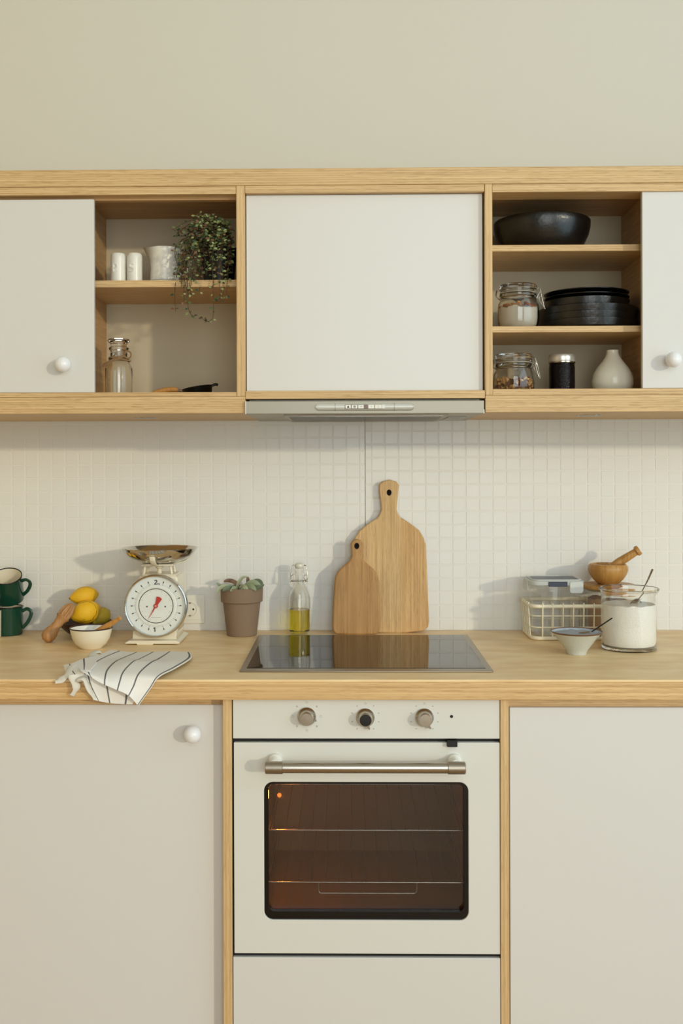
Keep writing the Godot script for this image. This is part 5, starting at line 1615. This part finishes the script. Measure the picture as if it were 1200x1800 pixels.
func build_counter_right() -> void:
	# wire basket
	var b := thing("wire_basket", "cream wire basket holding the food box and the wooden-lidded jar", "basket", Vector3(0.655, TOP, -0.592))
	var wire := plain(0.955, 0.92, 0.82, 0.3)
	var W := 0.312
	var D := 0.158
	var H := 0.099
	var ring := func(h: float, grow: float) -> Array:
		var out := []
		for q in round_rect(W + grow, D + grow, 0.020, 5): out.append(Vector3(q.x, h, q.y))
		return out
	put("top_rim", Shape.new().tube(ring.call(H - 0.0055, 0.0), 0.0055, 10, true, 1.0), wire, b)
	put("bottom_rim", Shape.new().tube(ring.call(0.0056, -0.008), 0.0055, 10, true), wire, b)
	for h in [0.036, 0.067]:
		put("side_wire", Shape.new().tube(ring.call(h, -0.003), 0.0017, 8, true), wire, b)
	var wires := []
	for i in 10:
		wires.append([Vector3(-W / 2 + 0.030 + i * 0.028, 0, D / 2), Vector3(0, 0, 1)])
		wires.append([Vector3(-W / 2 + 0.030 + i * 0.028, 0, -D / 2), Vector3(0, 0, -1)])
	for i in 5:
		wires.append([Vector3(-W / 2, 0, -D / 2 + 0.025 + i * 0.027), Vector3(-1, 0, 0)])
		wires.append([Vector3(W / 2, 0, -D / 2 + 0.025 + i * 0.027), Vector3(1, 0, 0)])
	for q in wires:
		var o: Vector3 = q[0]
		var d: Vector3 = q[1]
		put("upright_wire", Shape.new().tube([o - d * 0.001 + Vector3(0, 0.006, 0), o + d * 0.001 + Vector3(0, 0.05, 0), o + d * 0.0042 + Vector3(0, H - 0.006, 0), o + d * 0.0046 + Vector3(0, H - 0.001, 0), o + d * 0.0015 + Vector3(0, H + 0.0025, 0)], 0.0019, 8), wire, b)
	for i in 9:
		put("floor_wire", Shape.new().tube([Vector3(-W / 2 + 0.036 + i * 0.030, 0.0045, -D / 2 + 0.004), Vector3(-W / 2 + 0.036 + i * 0.030, 0.0045, D / 2 - 0.004)], 0.0014, 6), wire, b)
	# food container
	var base := TOP + 0.008
	var f := thing("food_container", "clear square food box with a clip lid and dark blue seal in the basket", "container", Vector3(0.5755, base, -0.598))
	var sides := Shape.new()
	var levels := [[0.0, 0.116, 0.100], [0.003, 0.122, 0.106], [0.060, 0.127, 0.110], [0.135, 0.133, 0.115]]
	var prev := -1
	for l in levels:
		var first := sides.v.size()
		var line := round_rect(l[1], l[2], 0.022, 6)
		for q in line:
			sides.vert(Vector3(q.x, l[0], q.y), Vector3(q.x, 0, q.y).normalized())
		if prev >= 0:
			for i in line.size():
				var i2 := (i + 1) % line.size()
				sides.quad(prev + i, prev + i2, first + i2, first + i)
		prev = first
	put("tub", sides, glass(0.05, 0.88, 0.90, 0.88), f)
	var flat := Transform3D(Basis(Vector3(1, 0, 0), -PI / 2), Vector3.ZERO)
	put("tub_base", Shape.new().extrude(round_rect(0.116, 0.100, 0.021, 5), 0.0, 0.002, 0.0005, flat), M.glass, f)
	put("lid", Shape.new().extrude(round_rect(0.152, 0.130, 0.026, 6), 0.139, 0.152, 0.003, flat), M.frost, f)
	put("lid_ridge", Shape.new().extrude(round_rect(0.138, 0.116, 0.020, 6), 0.152, 0.1555, 0.0015, flat, round_rect(0.128, 0.106, 0.016, 6)), M.frost, f)
	var blue := plain(0.20, 0.23, 0.30, 0.35)
	put("lid_panel", Shape.new().extrude(round_rect(0.127, 0.105, 0.016, 6), 0.151, 0.1535, 0.001, flat), blue, f)
	put("front_clip", Shape.new().box(Vector3(-0.026, 0.137, 0.0645), Vector3(0.026, 0.1505, 0.0685), 0.0012), blue, f)
	put("side_clip", Shape.new().box(Vector3(0.0745, 0.120, -0.030), Vector3(0.0785, 0.150, 0.030), 0.0015), M.frost, f)
	put("side_clip", Shape.new().box(Vector3(-0.0785, 0.120, -0.030), Vector3(-0.0745, 0.150, 0.030), 0.0015), M.frost, f)
	put("corner_clip", Shape.new().extrude(round_rect(0.036, 0.030, 0.005, 4), 0.0655, 0.0690, 0.001, Transform3D(Basis.IDENTITY, Vector3(0.050, 0.1345, 0))), M.frost, f)
	# jar with wooden lid
	var j := thing("wooden_lid_jar", "glass storage jar of pinkish grain with a wooden lid under the mortar", "jar", Vector3(0.7285, base, -0.598))
	put("body", Shape.new().lathe([Vector2(0.0, 0.002), Vector2(0.050, 0.0), Vector2(0.0565, 0.004), Vector2(0.058, 0.012), Vector2(0.058, 0.100), Vector2(0.056, 0.110), Vector2(0.055, 0.118), Vector2(0.0572, 0.121), Vector2(0.0572, 0.124)], 56), M.glass, j)
	put("wooden_lid", Shape.new().lathe([Vector2(0.0, 0.1245), Vector2(0.071, 0.1245), Vector2(0.0755, 0.127), Vector2(0.0755, 0.133), Vector2(0.073, 0.1365), Vector2(0.0, 0.1375)], 56), M.olive, j)
	put("seal", Shape.new().lathe([Vector2(0.0545, 0.118), Vector2(0.0585, 0.1195), Vector2(0.0585, 0.1235), Vector2(0.0545, 0.1245)], 48), plain(0.72, 0.72, 0.66, 0.4), j)
	put("base_ring", Shape.new().lathe([Vector2(0.0480, -0.0005), Vector2(0.0582, 0.001), Vector2(0.0590, 0.004), Vector2(0.0582, 0.007)], 48), plain(0.06, 0.06, 0.05, 0.4), j)
	put("printed_mark", Shape.new().extrude([Vector2(-0.004, -0.004), Vector2(-0.0028, -0.004), Vector2(0, 0.0022), Vector2(0.0028, -0.004), Vector2(0.004, -0.004), Vector2(0.0006, 0.004), Vector2(-0.0006, 0.004)], 0.0, 0.0004, 0.00005, Transform3D(Basis(Vector3.UP, -0.42), Vector3(-0.0238, 0.062, 0.0531))), plain(0.30, 0.20, 0.15, 0.6), j)
	fill("grain", "pinkish ground grain inside the wooden-lidded jar", Vector3(0.7285, base + 0.0045, -0.598), 0.0545, 0.092, 0.010, 0.003, bumpy(plain(0.78, 0.62, 0.50, 0.9), 0.2, 0.2, Vector3(20, 20, 20)), 9)
	# mortar and pestle
	var mtop := base + 0.1378
	var m := thing("mortar", "round wooden mortar standing on the wooden jar lid", "mortar", Vector3(0.7280, mtop, -0.594))
	put("body", Shape.new().lathe([Vector2(0.0, 0.0), Vector2(0.027, 0.0), Vector2(0.0305, 0.0025), Vector2(0.042, 0.014), Vector2(0.0510, 0.027), Vector2(0.0552, 0.040), Vector2(0.0540, 0.050), Vector2(0.0495, 0.0555), Vector2(0.0435, 0.0565), Vector2(0.0410, 0.0535), Vector2(0.0370, 0.035), Vector2(0.024, 0.018), Vector2(0.0, 0.014)], 56), M.olive, m)
	put("foot", Shape.new().lathe([Vector2(0.0, -0.0012), Vector2(0.0245, -0.0012), Vector2(0.0262, 0.001)], 40), M.olive, m)
	var s0 := Vector3(0.7120, mtop + 0.0300, -0.598)
	var s1 := Vector3(0.8100, mtop + 0.0975, -0.572)
	var ps := thing("pestle", "turned wooden pestle leaning out of the mortar", "pestle", s0)
	var px := aimed(Vector3.ZERO, s1 - s0)
	var pl := (s1 - s0).length()
	put("grinding_end", Shape.new().lathe([Vector2(0.0, -0.008), Vector2(0.010, -0.004), Vector2(0.013, 0.004), Vector2(0.0135, 0.018), Vector2(0.0125, 0.026), Vector2(0.0, 0.026)], 28, px), M.olive, ps)
	put("collar", Shape.new().lathe([Vector2(0.0, 0.0255), Vector2(0.0125, 0.026), Vector2(0.0150, 0.0285), Vector2(0.0150, 0.0315), Vector2(0.0120, 0.034), Vector2(0.0, 0.034)], 28, px), M.olive, ps)
	put("shaft", Shape.new().lathe([Vector2(0.0, 0.033), Vector2(0.0098, 0.034), Vector2(0.0118, 0.050), Vector2(0.0122, 0.062), Vector2(0.0117, 0.0635), Vector2(0.0122, 0.065), Vector2(0.0117, 0.0675), Vector2(0.0120, 0.070), Vector2(0.0110, 0.090), Vector2(0.0100, pl - 0.012), Vector2(0.0, pl - 0.011)], 28, px, 70.0), M.olive, ps)
	put("knob", Shape.new().lathe([Vector2(0.0, pl - 0.0125), Vector2(0.0112, pl - 0.012), Vector2(0.0142, pl - 0.009), Vector2(0.0145, pl - 0.004), Vector2(0.0125, pl), Vector2(0.0, pl + 0.001)], 28, px), M.olive, ps)
	# big flour jar
	var at := Vector3(0.7300, TOP, -0.390)
	var g := thing("glass_jar", "large open glass jar of white flour with a rolled rim", "jar", at)
	put("rim", Shape.new().lathe([Vector2(0.0680, 0.119), Vector2(0.0705, 0.119), Vector2(0.0705, 0.140), Vector2(0.0718, 0.148), Vector2(0.0755, 0.1530), Vector2(0.0772, 0.1562), Vector2(0.0755, 0.1592), Vector2(0.0725, 0.1588), Vector2(0.0690, 0.150), Vector2(0.0680, 0.140), Vector2(0.0680, 0.119)], 96), M.solid_glass, g)
	put("wall", Shape.new().lathe([Vector2(0.0703, 0.0095), Vector2(0.0705, 0.012), Vector2(0.0705, 0.1188)], 96), M.glass, g)
	put("base", Shape.new().lathe([Vector2(0.0, 0.003), Vector2(0.056, 0.002), Vector2(0.0655, 0.0), Vector2(0.0695, 0.003), Vector2(0.0703, 0.009), Vector2(0.0, 0.0092)], 96), M.solid_glass, g)
	fill("flour", "white flour filling the large open glass jar", at + Vector3(0, 0.0095, 0), 0.0682, 0.108, 0.006, 0.002, bumpy(plain(0.93, 0.915, 0.88, 0.95), 0.08, 0.12, Vector3(12, 12, 12)), 6)
	var sp0 := at + Vector3(0.016, 0.124, 0.020)
	var sp1 := at + Vector3(0.0640, 0.206, -0.006)
	var sp := thing("spoon", "steel spoon standing in the flour of the large jar", "spoon", sp0)
	var line := spline([Vector3(0, 0, 0), (sp1 - sp0) * 0.35, (sp1 - sp0) * 0.7 + Vector3(0.001, 0, 0), sp1 - sp0], 8)
	var widths := []
	for i in line.size(): widths.append(lerpf(0.0022, 0.0042, smoothstep(0.3, 0.95, float(i) / line.size())))
	put("handle", Shape.new().tube(line, widths, 12, false, 0.45), M.steel_soft, sp)
	var bowl := aimed(Vector3(-0.004, -0.010, 0.002), sp1 - sp0)
	put("bowl", Shape.new().sheet(func(u: float, v: float) -> Vector3:
		var a := (u - 0.5) * 2.0
		var half := 0.0155 * pow(maxf(sin(PI * clampf(v * 0.94 + 0.03, 0.0, 1.0)), 0.0), 0.6)
		return bowl * Vector3(a * half, (v - 0.5) * 0.044, -0.007 * (1.0 - a * a) * sin(PI * v)), 10, 14, 0.0010, Vector3(0, 0, 1)), M.steel, sp)
	# ceramic bowl with salt and spoon
	var c0 := Vector3(0.5770, TOP, -0.314)
	var c := thing("ceramic_bowl", "small flared pale blue ceramic bowl with a brown rim in front of the basket", "bowl", c0)
	var glaze := bumpy(plain(0.79, 0.80, 0.77, 0.22), 0.04, 0.06, Vector3(14, 14, 14))
	put("body", Shape.new().lathe([Vector2(0.0, 0.0), Vector2(0.0235, 0.0), Vector2(0.0250, 0.0015), Vector2(0.0255, 0.006), Vector2(0.0300, 0.014), Vector2(0.0440, 0.033), Vector2(0.0560, 0.0480), Vector2(0.0622, 0.0545)], 64), glaze, c)
	put("lining", Shape.new().lathe([Vector2(0.0640, 0.0575), Vector2(0.058, 0.0515), Vector2(0.046, 0.0385), Vector2(0.030, 0.019), Vector2(0.0, 0.010)], 64), plain(0.70, 0.75, 0.80, 0.2), c)
	put("rim", Shape.new().lathe([Vector2(0.0618, 0.0541), Vector2(0.0638, 0.0562), Vector2(0.0650, 0.0582), Vector2(0.0642, 0.0590), Vector2(0.0625, 0.0565)], 64), plain(0.45, 0.33, 0.25, 0.3), c)
	fill("salt", "fine white salt heaped in the flared ceramic bowl", c0 + Vector3(0, 0.036, 0), 0.0515, 0.0165, 0.008, 0.0025, bumpy(plain(0.86, 0.90, 0.95, 0.8), 0.2, 0.3, Vector3(30, 30, 30)), 15)
	var k0 := c0 + Vector3(0.034, 0.0585, 0.016)
	var k1 := Vector3(0.6600, 0.9955, -0.285)
	var sk := thing("salt_spoon", "small spoon with a thin dark handle lying in the ceramic bowl", "spoon", k0)
	put("handle", Shape.new().tube([Vector3.ZERO, (k1 - k0) * 0.5, k1 - k0], 0.0021, 10, false, 0.8), plain(0.07, 0.045, 0.04, 0.35), sk)
	put("bowl", Shape.new().sheet(func(u: float, v: float) -> Vector3:
		var a := (u - 0.5) * 2.0
		var half := 0.010 * pow(maxf(sin(PI * clampf(v * 0.94 + 0.03, 0.0, 1.0)), 0.0), 0.6)
		return Vector3(0.002 - v * 0.034, 0.0005 - 0.005 * (1.0 - a * a) * sin(PI * v) - v * 0.004, a * half - v * 0.006), 8, 12, 0.0010, Vector3(0, 1, 0)), M.steel_soft, sk)
